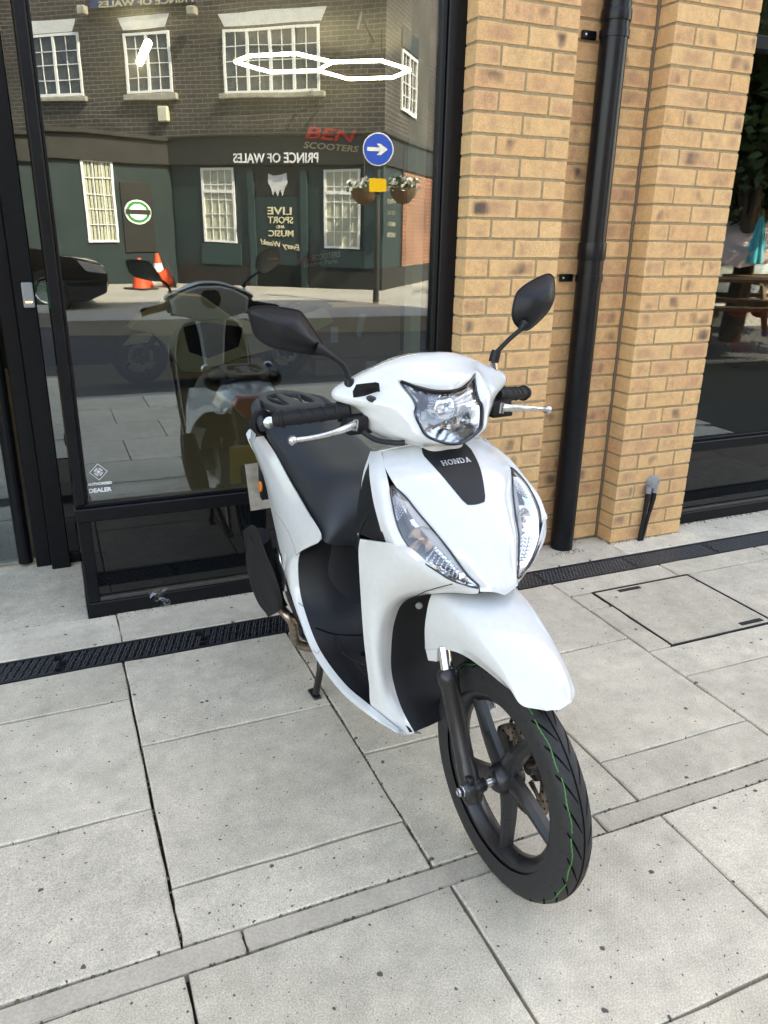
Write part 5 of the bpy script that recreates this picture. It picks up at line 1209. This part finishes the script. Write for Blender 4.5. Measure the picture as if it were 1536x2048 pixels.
for px_ in (178, 395):
    x, z = U(px_, 25); pb_('floodlight', MB().box(x-.10, x+.10, -.30, -.14, z-.10, z+.08), 'sill_stone', bev=.02); pb_('flood_arm', MB().tube([(x, -.01, z+.05), (x, -.25, z+.04)], .015, 6), 'post_grey')
x, z = U(330, 228); pb_('bell_box', MB().box(x-.12, x+.12, -.12, -.001, z-.16, z+.16), 'cream_post', bev=.02)
x, z = U(832, 30); 
# long wall bracket with hanging arm throws the raking shadow
bx, bz = U(762, 40); pb_('sign_bracket', MB().tube([(bx+.1, -.01, bz+.5), (bx-.1, -1.1, bz+.35), (bx-.12, -1.15, bz+.2)], .03, 8), 'post_grey')
pb_('sign_bracket', MB().tube([(xc+.25, -.01, zf1+1.6), (xc+.2, -.9, zf1+1.9), (xc+.18, -1.2, zf1+1.55)], .03, 8), 'post_grey')
# side wall window + red brick flank seen beyond the corner
wz0, wz1 = U(770, 205)[1], U(770, 75)[1]
sw_ = pwin(-2.3, -1.1, wz0, wz1, 2, 4, 0, 2); sw_.matrix_local = Matrix.Translation((xc, 0, 0)) @ Matrix.Rotation(-math.pi/2, 4, 'Z')
pb_('lintel', MB().box(xc-.03, xc+.02, 1.05, 2.35, wz1+.05, wz1+.4), 'pub_fascia')
pb_('side_red_wall', MB().box(xc-.002, xc+.02, 1.5, 5.9, FAR+.45, zf0), 'red_brick')
# projecting canted front at the left
wd = Vector((math.cos(R(52)), -math.sin(R(52)), 0)); WG = Matrix.Translation((xw, -.01, 0)) @ Matrix((wd, Vector((-wd.y, wd.x, 0)), Vector((0, 0, 1)))).transposed().to_4x4(); WGI = (PUB @ WG).inverted()
def UW(x, y):
    o, d = mray(x, y); o = WGI @ o; d = WGI.to_3x3() @ d; p = o+d*(-o.y/d.y); return p.x, p.z
def wpart(name, mm, mt, par=None, bev=0):
    o = mm.build(name, mt, par or pub, bev=bev)
    if par is None: o.matrix_local = WG
    return o
wpart('bay_wall', MB().box(0, 6.5, .0, 1.5, FAR-.05, zf0), 'pub_green'); wpart('bay_fascia', MB().box(0, 6.6, -.08, 1.5, zf0+.001, zf1-.1), 'pub_fascia'); wpart('bay_roof', MB().box(0, 6.7, -.16, 1.5, zf1-.099, zf1-.02), 'pub_fascia')
a, b = UW(230, 400)[0], UW(168, 400)[0]; z0, z1 = UW(200, 485)[1], UW(200, 320)[1]; w_ = pwin(a, b, z0, z1, 3, 5, -.005, 1, 'curtain'); w_.matrix_local = WG
ox, oz = UW(275, 424); bd = wpart('beer_sign_board', MB().box(ox-.35, ox+.35, -.03, -.001, oz-.85, oz+.6), 'pub_fascia', bev=.01)
ov = lambda r0, r1, y: MB().prism([(math.cos(2*math.pi*k/32)*r0, math.sin(2*math.pi*k/32)*r1) for k in range(32)], lambda p, q: (ox+p, y, oz+q), lambda p, q: (ox+p, y+.01, oz+q))
wpart('beer_sign', ov(.30, .27, -.045), 'sign_white'); mat('sign_green', (.02, .28, .06), .4); wpart('beer_sign_ring', ov(.26, .235, -.050), 'sign_green'); wpart('beer_sign_face', ov(.20, .18, -.055), 'sign_white'); wpart('beer_sign_band', MB().box(ox-.28, ox+.28, -.062, -.056, oz-.05, oz+.05), 'dark_print')

# ---- street furniture in the reflection
def disc(r, y0, y1, seg=40): return [(y0, .0001), (y0, r), (y1, r), (y1, .0001)]
b0 = mgnd(752, 606, FAR); dvec = Vector((CM.x-b0.x, CM.y-b0.y, 0)).normalized()
sgn = empty('direction_sign', (b0.x, b0.y, FAR)); tag(sgn, 'round blue one way arrow sign with small yellow plate on grey post', 'traffic sign')
def hz(px_, py_): 
    o, d = mray(px_, py_); t = ((b0-o).x*d.x+(b0-o).y*d.y)/(d.x**2+d.y**2); return o+d*t
hc = hz(755, 299); fx = Vector((dvec.y, -dvec.x, 0)); fm = frame((b0.x, b0.y, hc.z), (-fx.x, -fx.y, 0), (0, 0, 1))
if (fm.to_3x3() @ Vector((0, 0, 1))).dot(dvec) < 0: fm = frame((b0.x, b0.y, hc.z), (fx.x, fx.y, 0), (0, 0, 1))
rad = abs(hz(755, 265).z-hc.z)
rel(MB().tube([(b0.x, b0.y, FAR), (b0.x, b0.y, FAR+1.0), (b0.x, b0.y, hc.z+rad*.9)], [.055, .045, .04], 14).build('post', 'post_grey', sm=True), sgn)
def onsign(mm, nm, mt): o = mm.build(nm, mt); o.matrix_world = fm; rel(o, sgn); return o
onsign(MB().lathe(disc(rad, .062, .070), (0, 0, 0), (0, 0, 1), 40), 'sign_rim', 'sign_white'); onsign(MB().lathe(disc(rad*.93, .0702, .074), (0, 0, 0), (0, 0, 1), 40), 'sign_face', 'sign_blue')
A_ = [(-.72, .12), (.12, .12), (-.10, .36), (.16, .36), (.62, 0), (.16, -.36), (-.10, -.36), (.12, -.12), (-.72, -.12)]
sx_ = 1 if (fm.to_3x3() @ Vector((1, 0, 0))).x > 0 else -1
onsign(MB().prism([(a*rad*sx_, b*rad) for a, b in A_], lambda a, b: (a, b, .0745), lambda a, b: (a, b, .078)), 'arrow', 'sign_white')
yz = hz(752, 371).z-hc.z; onsign(MB().box(-rad*.55, rad*.55, yz-.10, yz+.10, .055, .065), 'yellow_plate', 'sign_yellow')
def basket(px_, py_, txt):
    p = PUB @ Vector((U(px_, py_, -.45)[0], -.45, U(px_, py_, -.45)[1])); o = empty('hanging_basket', p); tag(o, txt, 'flower basket', 'hanging baskets on the pub')
    rel(MB().lathe([(-.28, .0001), (-.26, .12), (-.14, .24), (.02, .29), (.02, .0001)], p, (0, 0, 1), 16).build('basket', 'basket_coir', sm=True), o)
    m1, m2 = MB(), MB()
    for k in range(160):
        a = random.random()*6.28; r = .34*math.sqrt(random.random()); c = p+Vector((math.cos(a)*r, math.sin(a)*r, random.uniform(-.04, .20)*(1.2-r))); s = random.uniform(.02, .04); d1 = Vector((random.gauss(0, 1), random.gauss(0, 1), random.gauss(0, 1))).normalized(); d2 = d1.orthogonal().normalized()
        (m1 if k % 3 else m2).add([c-d1*s-d2*s, c+d1*s-d2*s, c+d1*s+d2*s, c-d1*s+d2*s], [(0, 1, 2, 3)])
    tag(rel(m1.build('flowers', 'petal'), o), kind='stuff'); tag(rel(m2.build('foliage', 'leaf'), o), kind='stuff')
    w0 = PUB @ Vector(((PI_ @ p).x, -.02, p.z+.75)); rel(MB().tube([w0, p+Vector((0, 0, .78)), p+Vector((0, 0, .02))], .012, 6).build('bracket', 'post_grey'), o)
basket(728, 380, 'hanging basket of white flowers left of the blue sign post'); basket(806, 378, 'hanging basket of white flowers by the pub corner')
def cone(p, axis, hgt, txt):
    o = empty('traffic_cone', p); tag(o, txt, 'traffic cone', 'traffic cones by the pub wall'); ax = Vector(axis).normalized()
    rel(MB().lathe([(.03, .15*hgt/.5), (.20*hgt/.5, .10*hgt/.5), (.201*hgt/.5, .0999*hgt/.5)], p, ax, 20).build('cone_body', 'cone_orange', sm=True), o)
    rel(MB().lathe([(.201*hgt/.5, .1005*hgt/.5), (.34*hgt/.5, .068*hgt/.5)], p, ax, 20).build('reflective_band', 'cone_white', sm=True), o)
    rel(MB().lathe([(.34*hgt/.5, .067*hgt/.5), (.50*hgt/.5, .028*hgt/.5), (.50*hgt/.5, .0001)], p, ax, 20).build('cone_top', 'cone_orange', sm=True), o)
    e = ax.orthogonal().normalized(); M_ = frame(p, e, ax.cross(e)); rel(MB().box(-.2*hgt/.5, .2*hgt/.5, -.2*hgt/.5, .2*hgt/.5, 0, .035, M_).build('base', 'dark_print'), o)
c = mgnd(283, 577, FAR); cone(c, (0, 0, 1), .62, 'orange and white traffic cone standing upright by the pub wall')
c = mgnd(346, 572, FAR); cone(c+Vector((0, 0, .22)), (-.92, -.05, -.28), .66, 'orange and white traffic cone lying on its side')
c = mgnd(320, 568, FAR); cone(c, (-.03, 0, 1), .66, 'orange and white traffic cone standing behind the fallen one')

def car(x, y, z, face, body, txt, L=4.4, H=1.62, sil=False):
    """face +1: nose towards +x"""
    o = empty('parked_car', (x-face*L/2, y, z)); tag(o, txt, 'car')
    X = lambda a: x-face*a
    low = [(0.02, .38), (.0, .62), (.10, .82), (.9, .98), (1.15, 1.0), (3.9, 1.05), (4.36, .98), (L, .6), (4.36, .32), (3.95, .28), (.35, .24)]
    W2 = .92
    def add(n, mm, mt, par=o, bev=0, sm=False): return rel(mm.build(n, mt, None, bev=bev, sm=sm, seg=2), o)
    add('body', MB().prism(low, lambda a, b: (X(a), y-W2, z+b), lambda a, b: (X(a), y+W2, z+b)), body, bev=.07, sm=True)
    cab = [(1.05, 1.0), (1.75, H-.06), (2.2, H), (3.5, H-.02), (4.15, 1.05)]
    add('cabin', MB().prism(cab, lambda a, b: (X(a), y-W2+.06+(b-1.0)*.22, z+b), lambda a, b: (X(a), y+W2-.06-(b-1.0)*.22, z+b)), 'car_glass', bev=.05, sm=True)
    add('roof', MB().prism([(1.72, H-.06), (2.2, H+.015), (3.5, H), (3.75, H-.09), (3.4, H-.07), (2.2, H-.05)], lambda a, b: (X(a), y-W2+.18, z+b), lambda a, b: (X(a), y+W2-.18, z+b)), body, bev=.02, sm=True)
    for a in (.88, 3.55):
        for s in (-1, 1):
            w = add('wheel', MB().lathe([(-.11, .0001), (-.11, .20), (-.105, .31), (-.06, .34), (.06, .34), (.105, .31), (.11, .20), (.08, .19), (.07, .0001)], (X(a), y+s*(W2-.09), z+.34), (0, s, 0), 28), 'rubber', sm=True)
            add('wheel_rim', MB().lathe([(.085, .0001), (.095, .05), (.088, .19), (.1105, .215)], (X(a), y+s*(W2-.09), z+.34), (0, s, 0), 10), 'aluminium')
    for s in (-1, 1): add('headlight', MB().prism([(.02, .66), (.05, .78), (.42, .86), (.30, .70)], lambda a, b: (X(a)+face*.012, y+s*(W2-.30), z+b), lambda a, b: (X(a)-face*.01, y+s*(W2+.004), z+b)), 'head_lamp', bev=.01)
    add('grille', MB().prism([(.0, .46), (.005, .66), (.05, .66), (.05, .46)], lambda a, b: (X(a)+face*.02, y-.6, z+b), lambda a, b: (X(a)+face*.02, y+.6, z+b)), 'black_gloss')
    return o
cc = mgnd(224, 640, .05); car(cc.x, cc.y-.75, (-.13+(FAR-.12+.13)*max(0, min(1, (-(cc.y-.75)-4.32)/6.48))), 1, 'car_black', 'black car parked at the far kerb, its nose towards the cones')

# ---- beer garden seen in the right window
def leafy(name, base, hgt, rx, rz, n, txt, seed, trunk_r=.16):
    rnd = random.Random(seed); o = empty(name, base); tag(o, txt, 'tree'); top = base+Vector((0, 0, hgt))
    tk = MB().tube([base-Vector((0, 0, .1)), base+Vector((.05, 0, hgt*.35)), base+Vector((-.05, .05, hgt*.7)), top], [trunk_r, trunk_r*.75, trunk_r*.45, .03], 10); c0 = base+Vector((0, 0, hgt-rz*.3)); cl = []
    for k in range(46):
        d = Vector((rnd.gauss(0, 1), rnd.gauss(0, 1), rnd.gauss(0, .9))).normalized(); r = rnd.uniform(.35, 1.0); c = c0+Vector((d.x*rx*r, d.y*rx*r, d.z*rz*r)); cl.append((c, rnd.uniform(.35, .62)))
        if k < 18: tk.tube([base+Vector((0, 0, hgt*rnd.uniform(.35, .75))), (c0+c)/2, c], [trunk_r*.35, trunk_r*.2, .012], 6)
    rel(tk.build('trunk', 'bark', sm=True), o); ms = (MB(), MB())
    for k in range(n):
        c, s = rnd.choice(cl); p = c+Vector((rnd.gauss(0, 1), rnd.gauss(0, 1), rnd.gauss(0, .8)))*s*.55; q = rnd.uniform(.07, .14); d1 = Vector((rnd.gauss(0, 1), rnd.gauss(0, 1), rnd.gauss(0, .6)-.3)).normalized(); d2 = d1.cross(Vector((rnd.gauss(0, 1), rnd.gauss(0, 1), rnd.gauss(0, 1)))).normalized()
        ms[k % 3 == 0].add([p-d1*q, p+d2*q*.45, p+d1*q, p-d2*q*.45], [(0, 1, 2, 3)])
    tag(rel(ms[0].build('crown', 'leaf'), o), kind='stuff'); tag(rel(ms[1].build('crown', 'leaf_light'), o), kind='stuff'); return o
def at_dist(px_, py_, dist):
    o, d = mray(px_, py_); return o+d*(dist/Vector((d.x, d.y, 0)).length)
tp_ = at_dist(1530, 250, 12.5); leafy('tree', Vector((tp_.x, tp_.y, FAR-.1)), 3.4, 1.7, 1.45, 16000, 'leafy green tree over the picnic tables, seen in the right window', 4)
tp_ = at_dist(1700, 250, 17); leafy('tree', Vector((tp_.x, tp_.y, FAR-.1)), 6.5, 2.6, 2.6, 5000, 'taller leafy tree behind the beer garden', 9)
def parasol(p, z1, rad_, openp, mt, txt):
    o = empty('parasol', p); tag(o, txt, 'parasol'); rel(MB().tube([p, p+Vector((0, 0, z1+.1))], .022, 10).build('pole', 'wood_table'), o); m = MB(); n = 8; vs = []
    if openp:
        for k in range(n*4):
            a = 2*math.pi*k/(n*4); sc_ = 1-.05*(abs((k % 4)-2)/2-1)*-1
            for (r, dz) in ((.02, .0), (rad_*.5, -.20), (rad_, -.50+.05*(k % 4 != 0)), (rad_*1.0, -.68+.05*(k % 4 != 0))): vs.append(p+Vector((math.cos(a)*r, math.sin(a)*r, z1+dz)))
        N_ = n*4; m.add(vs, [(k*4+i, ((k+1) % N_)*4+i, ((k+1) % N_)*4+i+1, k*4+i+1) for k in range(N_) for i in range(3)])
    else:
        for k in range(32):
            a = 2*math.pi*k/32; w_ = .8+.3*(k % 4 in (0, 1)); 
            for (r, dz) in ((.015, .05), (.05, -.08), (.085, -.3), (.125, -.52), (.12, -.57)): vs.append(p+Vector((math.cos(a)*r*w_, math.sin(a)*r*w_, z1+dz)))
        m.add(vs, [(k*5+i, ((k+1) % 32)*5+i, ((k+1) % 32)*5+i+1, k*5+i+1) for k in range(32) for i in range(4)])
    rel(m.build('canopy', mt, sm=True), o)
def table(p, rz, txt):
    o = empty('picnic_table', p); tag(o, txt, 'picnic table', 'picnic tables in the beer garden'); M_ = Matrix.Translation(p) @ Matrix.Rotation(rz, 4, 'Z')
    for k in range(5): rel(MB().box(-.85, .85, -.36+k*.145, -.36+k*.145+.135, .71, .75, M_).build('top_plank', 'wood_table'), o)
    for s in (-1, 1):
        for k in range(2): rel(MB().box(-.85, .85, s*.70-.14+k*.145, s*.70-.14+k*.145+.135, .42, .46, M_).build('bench_plank', 'wood_table'), o)
        rel(MB().box(s*.6-.03, s*.6+.03, -.84, .84, .34, .419, M_).build('bench_beam', 'wood_table'), o); rel(MB().box(s*.6-.03, s*.6+.03, -.34, .34, .63, .709, M_).build('top_beam', 'wood_table'), o)
        for q in (-1, 1): rel(MB().add([M_ @ Vector((s*.6+a, q*b, c)) for a in (.031, .075) for b, c in ((.18, .70), (.27, .70), (.62, 0), (.52, 0))], [(0, 1, 2, 3), (7, 6, 5, 4), (0, 4, 5, 1), (1, 5, 6, 2), (2, 6, 7, 3), (3, 7, 4, 0)]).build('leg', 'wood_table'), o)
p = at_dist(1500, 560, 11.0); p.z = FAR; table(p, .5, 'brown picnic table under the pale parasol, seen in the right window')
p = at_dist(1590, 560, 12.3); p.z = FAR; table(p, .4, 'second brown picnic table farther right in the window reflection')
p = at_dist(1480, 500, 13.0); p.z = FAR; parasol(p, at_dist(1480, 432, 13.0).z-FAR, 1.1, True, 'canvas_pink', 'pale pink open parasol over the beer garden')
p = at_dist(1512, 500, 12.0); p.z = FAR; parasol(p, at_dist(1512, 437, 12.0).z-FAR, .3, False, 'canvas_aqua', 'closed aqua blue parasol beside the pale one')
p = at_dist(1545, 500, 15.5); car(p.x, p.y, FAR, 1, 'car_silver', 'silver car parked behind the picnic tables')
# dark building closing the garden
p = at_dist(1560, 450, 22); hb = empty('garden_building', (p.x, p.y, FAR)); tag(hb, 'dark low building with red fascia behind the beer garden', 'building')
rel(MB().box(p.x-3, p.x+14, p.y-4, p.y, FAR-.1, 2.1).build('wall', 'pub_fascia'), hb); rel(MB().box(p.x-3.1, p.x+14.1, p.y-4.1, p.y+.12, 2.1, 2.75).build('fascia', 'red_fascia'), hb); rel(MB().box(p.x-3, p.x+14, p.y-4, p.y, 2.751, 3.3).build('roof', 'pub_fascia'), hb)
for k in range(6): rel(MB().box(p.x-2.4+k*2.7, p.x-.9+k*2.7, p.y+.001, p.y+.06, .9, 1.9).build('window', 'window_dark'), hb)
# terrace behind the pub's left flank
tb = PUB @ Vector((xl+2.5, 0, 0)); hs2 = empty('red_brick_house', (tb.x, tb.y, FAR)); hs2.matrix_world = PUB @ Matrix.Translation((xl+.4, -.6, 0)); tag(hs2, 'red brick house beyond the pub at the far left', 'house')
MB().box(0, 9, 0, 6, FAR-.1, 8.0).build('wall', 'red_brick', hs2); MB().prism([(-.2, 8.0), (4.5, 10.6), (9.2, 8.0)], lambda a, b: (a, -.3, b), lambda a, b: (a, 6.3, b)).build('roof', 'post_grey', hs2)
for k in range(2):
    for zz in (1.2, 4.6): pwin(.8+k*4, 2.2+k*4, zz, zz+1.7, 2, 4, -.01, 2, par=hs2)

# ================================================================== INSIDE THE SHOP
def inz(px_, py_, z): return gnd(px_, py_, z)
hx = [(470, 124), (497, 112), (593, 107), (665, 124), (635, 141), (540, 144)]; hx2 = [(665, 124), (762, 121), (822, 140), (785, 155), (697, 158), (635, 141)]
lamp = empty('hexagon_light', inz(645, 130, 3.0)); tag(lamp, 'ceiling light of two joined hexagons of glowing tubes behind the window', 'ceiling light')
def tube_light(a, b, par, r=.016):
    pa, pb2 = inz(*a, 3.0), inz(*b, 3.0); d = (pb2-pa).normalized(); rel(MB().tube([pa+d*.006, pb2-d*.006], r, 10).build('tube', 'tube_light', sm=True), par)
for q in (hx, hx2):
    for i in range(6):
        if q is hx2 and i == 5: continue
        tube_light(q[i], q[(i+1) % 6], lamp)
for q in (hx[2], hx2[1], hx[0]): a = inz(*q, 3.0); rel(MB().tube([a, a+Vector((0, 0, .25))], .004, 6).build('hanging_wire', 'post_grey'), lamp)
tl2 = empty('tube_light', inz(283, 117, 3.0)); tag(tl2, 'single glowing tube light behind the window at upper left', 'ceiling light'); tube_light((296, 86), (270, 146), tl2, .036)
# cream post, boxes
a = wall(829, 500, 1.55); tag(MB().box(a.x-.032, a.x+.032, 1.50, 1.60, 0, 3.248).build('cream_post', 'cream_post'), 'slim cream post just inside the window by the brick pier', 'post')
def box_at(px_, py_, w, d, h_, txt, z=0):
    p = gnd(px_, py_); o = MB().box(p.x-w/2, p.x+w/2, p.y, p.y+d, z+.001, z+h_).build('cardboard_box', 'cardboard', bev=.004); tag(o, txt, 'box', 'cardboard boxes in the shop'); 
    return p, o
p, o = box_at(715, 748, .95, .6, .17, 'long low cardboard box with white label on the shop floor')
l1 = MB().box(p.x+.10, p.x+.22, p.y-.003, p.y-.0005, .04, .13).build('label', 'white_print', o)
p2, o2 = box_at(715, 748, .98, .55, .52, 'big brown cardboard box standing on the low box in the shop', .18)
MB().box(p.x-.30, p.x-.22, p.y-.003, p.y-.0005, .34, .50).build('label', 'white_print', o2); 
MB().add([(p.x-.02, p.y-.003, .42), (p.x+.03, p.y-.003, .38), (p.x+.09, p.y-.003, .62), (p.x+.02, p.y-.003, .62)], [(0, 1, 2, 3)]).build('tape_label', 'white_print', o2)
# wall graphics on the back partition
gr_ = empty('wall_graphics', (wall(660, 280, 6.29).x, 6.29, 2.3)); tag(gr_, 'red and grey shop name graphics on the dark back wall', 'wall sign')
def itext(s, px_, py_, w_px, h_px, mt, rot=0, shear=0, y=6.288):
    a = wall(px_, py_, y); wd_ = abs(wall(px_+w_px/2, py_, y).x-wall(px_-w_px/2, py_, y).x); hh = abs(wall(px_, py_-h_px/2, y).z-wall(px_, py_+h_px/2, y).z); me = text_mesh(s, 1, .002, shear=shear, bold=.02)
    xs = [v.co.x for v in me.vertices]; ys = [v.co.y for v in me.vertices]
    for v in me.vertices: v.co = Vector(((v.co.x-(max(xs)+min(xs))/2)*wd_/(max(xs)-min(xs)), (v.co.y-(max(ys)+min(ys))/2)*hh/(max(ys)-min(ys)), v.co.z))
    o = link('lettering', me, mt); o.matrix_world = frame((a.x, y, a.z), (math.cos(rot), 0, math.sin(rot)), (-math.sin(rot), 0, math.cos(rot))); rel(o, gr_)
mat('dark_red_print', (.32, .012, .01), .5); mat('grey_print', (.22, .22, .215), .5)  # flat dark red and grey print colours of the wall lettering, no emission
itext('BEN', 662, 269, 102, 24, 'dark_red_print', -.02, .25); itext('SCOOTERS', 663, 294, 110, 13, 'grey_print', -.02, .2)
itext('BEN', 612, 521, 34, 9, 'dark_red_print', .13, .2); itext('SCOOTERS', 652, 512, 58, 12, 'grey_print', .13, .2); itext('London', 626, 528, 36, 9, 'grey_print', .13); itext('Paris', 662, 523, 24, 9, 'grey_print', .13)
itext('London', 547, 517, 22, 6, 'grey_print', 0)
# beige maxi-scooter on show
by = gnd(285, 767).y; bx = gnd(285, 767).x
bs = empty('display_motorcycle', (bx+.7, by, 0)); tag(bs, 'beige maxi scooter on display inside, seen side on through the window', 'scooter')
def bp(pts, y0, y1, nm, mt, bev=.02): 
    q = [(wall(a, b, by).x, wall(a, b, by).z) for a, b in pts]; return rel(MB().prism(q, lambda a, b: (a, by+y0, b), lambda a, b: (a, by+y1, b)).build(nm, mt, sm=True, bev=bev, seg=2), bs)
bp([(255, 655), (275, 632), (318, 612), (340, 585), (400, 590), (470, 640), (560, 640), (640, 610), (660, 640), (560, 690), (470, 712), (395, 740), (358, 738), (330, 690), (300, 662)], -.16, .16, 'bodywork', 'beige_paint')
bp([(242, 690), (262, 668), (300, 664), (318, 690), (292, 684)], -.07, .07, 'front_mudguard', 'beige_paint', .01)
bp([(360, 650), (400, 640), (480, 650), (470, 690), (410, 712), (372, 700)], -.175, .175, 'side_grille', 'black_plastic')
bp([(480, 632), (560, 622), (640, 600), (660, 610), (570, 640), (500, 645)], -.14, .14, 'seat', 'seat_vinyl')
bp([(318, 612), (300, 560), (310, 556), (345, 590)], -.16, .16, 'windscreen', 'lens_clear', .0)
wr = .27
for px_, nm in ((285, 'front_wheel'), (600, 'rear_wheel')):
    x = gnd(px_, 767).x if nm == 'front_wheel' else bx+1.45
    w = rel(MB().lathe([(-.055, .17), (-.06, .21), (-.045, .25), (0, .27), (.045, .25), (.06, .21), (.055, .17)], (x, by, wr), (0, 1, 0), 40).build(nm, 'rubber', sm=True), bs)
    rel(MB().lathe([(-.05, .172), (-.04, .16), (.04, .16), (.05, .172)], (x, by, wr), (0, 1, 0), 40).build('rim', 'alloy_black', sm=True), bs); rel(MB().lathe([(-.07, .0001), (-.07, .03), (.07, .03), (.07, .0001)], (x, by, wr), (0, 1, 0), 16).build('hub', 'alloy_black', sm=True), bs)
    for k in range(5): a = k*1.2566; rel(MB().tube([(x, by, wr), (x+math.cos(a)*.165, by, wr+math.sin(a)*.165)], .013, 8).build('spoke', 'alloy_black', sm=True), bs)
    rel(MB().lathe([(-.064, .085), (-.064, .12), (-.060, .12), (-.060, .085), (-.064, .085)], (x, by, wr), (0, 1, 0), 40).build('brake_disc', 'steel_brown', sm=True), bs)
rel(MB().tube([(gnd(285, 767).x, by-.09, wr), (wall(330, 640, by).x, by-.09, wall(330, 640, by).z)], .025, 10).build('fork_leg', 'alloy_black', sm=True), bs)
# red sports motorcycle behind the right window
c = gnd(1490, 735); rb_ = empty('red_motorcycle', (c.x, c.y, 0)); tag(rb_, 'red and blue sports motorcycle behind the right shop window', 'motorcycle'); ry_ = c.y
def rp(pts, y0, y1, nm, mt, bev=.02):
    q = [(wall(a, b, ry_).x, wall(a, b, ry_).z) for a, b in pts]; return rel(MB().prism(q, lambda a, b: (a, ry_+y0, b), lambda a, b: (a, ry_+y1, b)).build(nm, mt, sm=True, bev=bev, seg=2), rb_)
rp([(1448, 688), (1462, 672), (1492, 672), (1506, 692), (1490, 700), (1464, 704)], -.06, .06, 'front_mudguard', 'red_paint', .01); rp([(1470, 630), (1500, 618), (1560, 610), (1600, 640), (1540, 662), (1500, 655)], -.15, .15, 'fairing', 'red_paint'); rp([(1498, 658), (1540, 655), (1600, 660), (1590, 690), (1520, 690)], -.14, .14, 'lower_fairing', 'blue_paint')
x = wall(1478, 715, ry_).x; rel(MB().lathe([(-.055, .20), (-.06, .24), (0, .30), (.06, .24), (.055, .20)], (x, ry_, .30), (0, 1, 0), 36).build('front_wheel', 'rubber', sm=True), rb_); rel(MB().lathe([(-.05, .20), (-.03, .185), (.03, .185), (.05, .20)], (x, ry_, .30), (0, 1, 0), 36).build('rim', 'aluminium', sm=True), rb_)
mat('gold_fork', (.55, .38, .12), .3, metal=.8); rel(MB().tube([(x, ry_-.09, .30), (x+.32, ry_-.09, .85)], .026, 10).build('fork_leg', 'gold_fork', sm=True), rb_); rel(MB().tube([(x+1.3, ry_, .31), (x+1.301, ry_, .31)], .01, 6).build('axle', 'alloy_black'), rb_)
x2 = x+1.38; rel(MB().lathe([(-.07, .19), (-.08, .24), (0, .30), (.08, .24), (.07, .19)], (x2, ry_, .30), (0, 1, 0), 36).build('rear_wheel', 'rubber', sm=True), rb_); rel(MB().tube([(x2, ry_+.1, .3), (x2-.55, ry_+.1, .45)], .03, 8).build('swing_arm', 'alloy_black'), rb_)
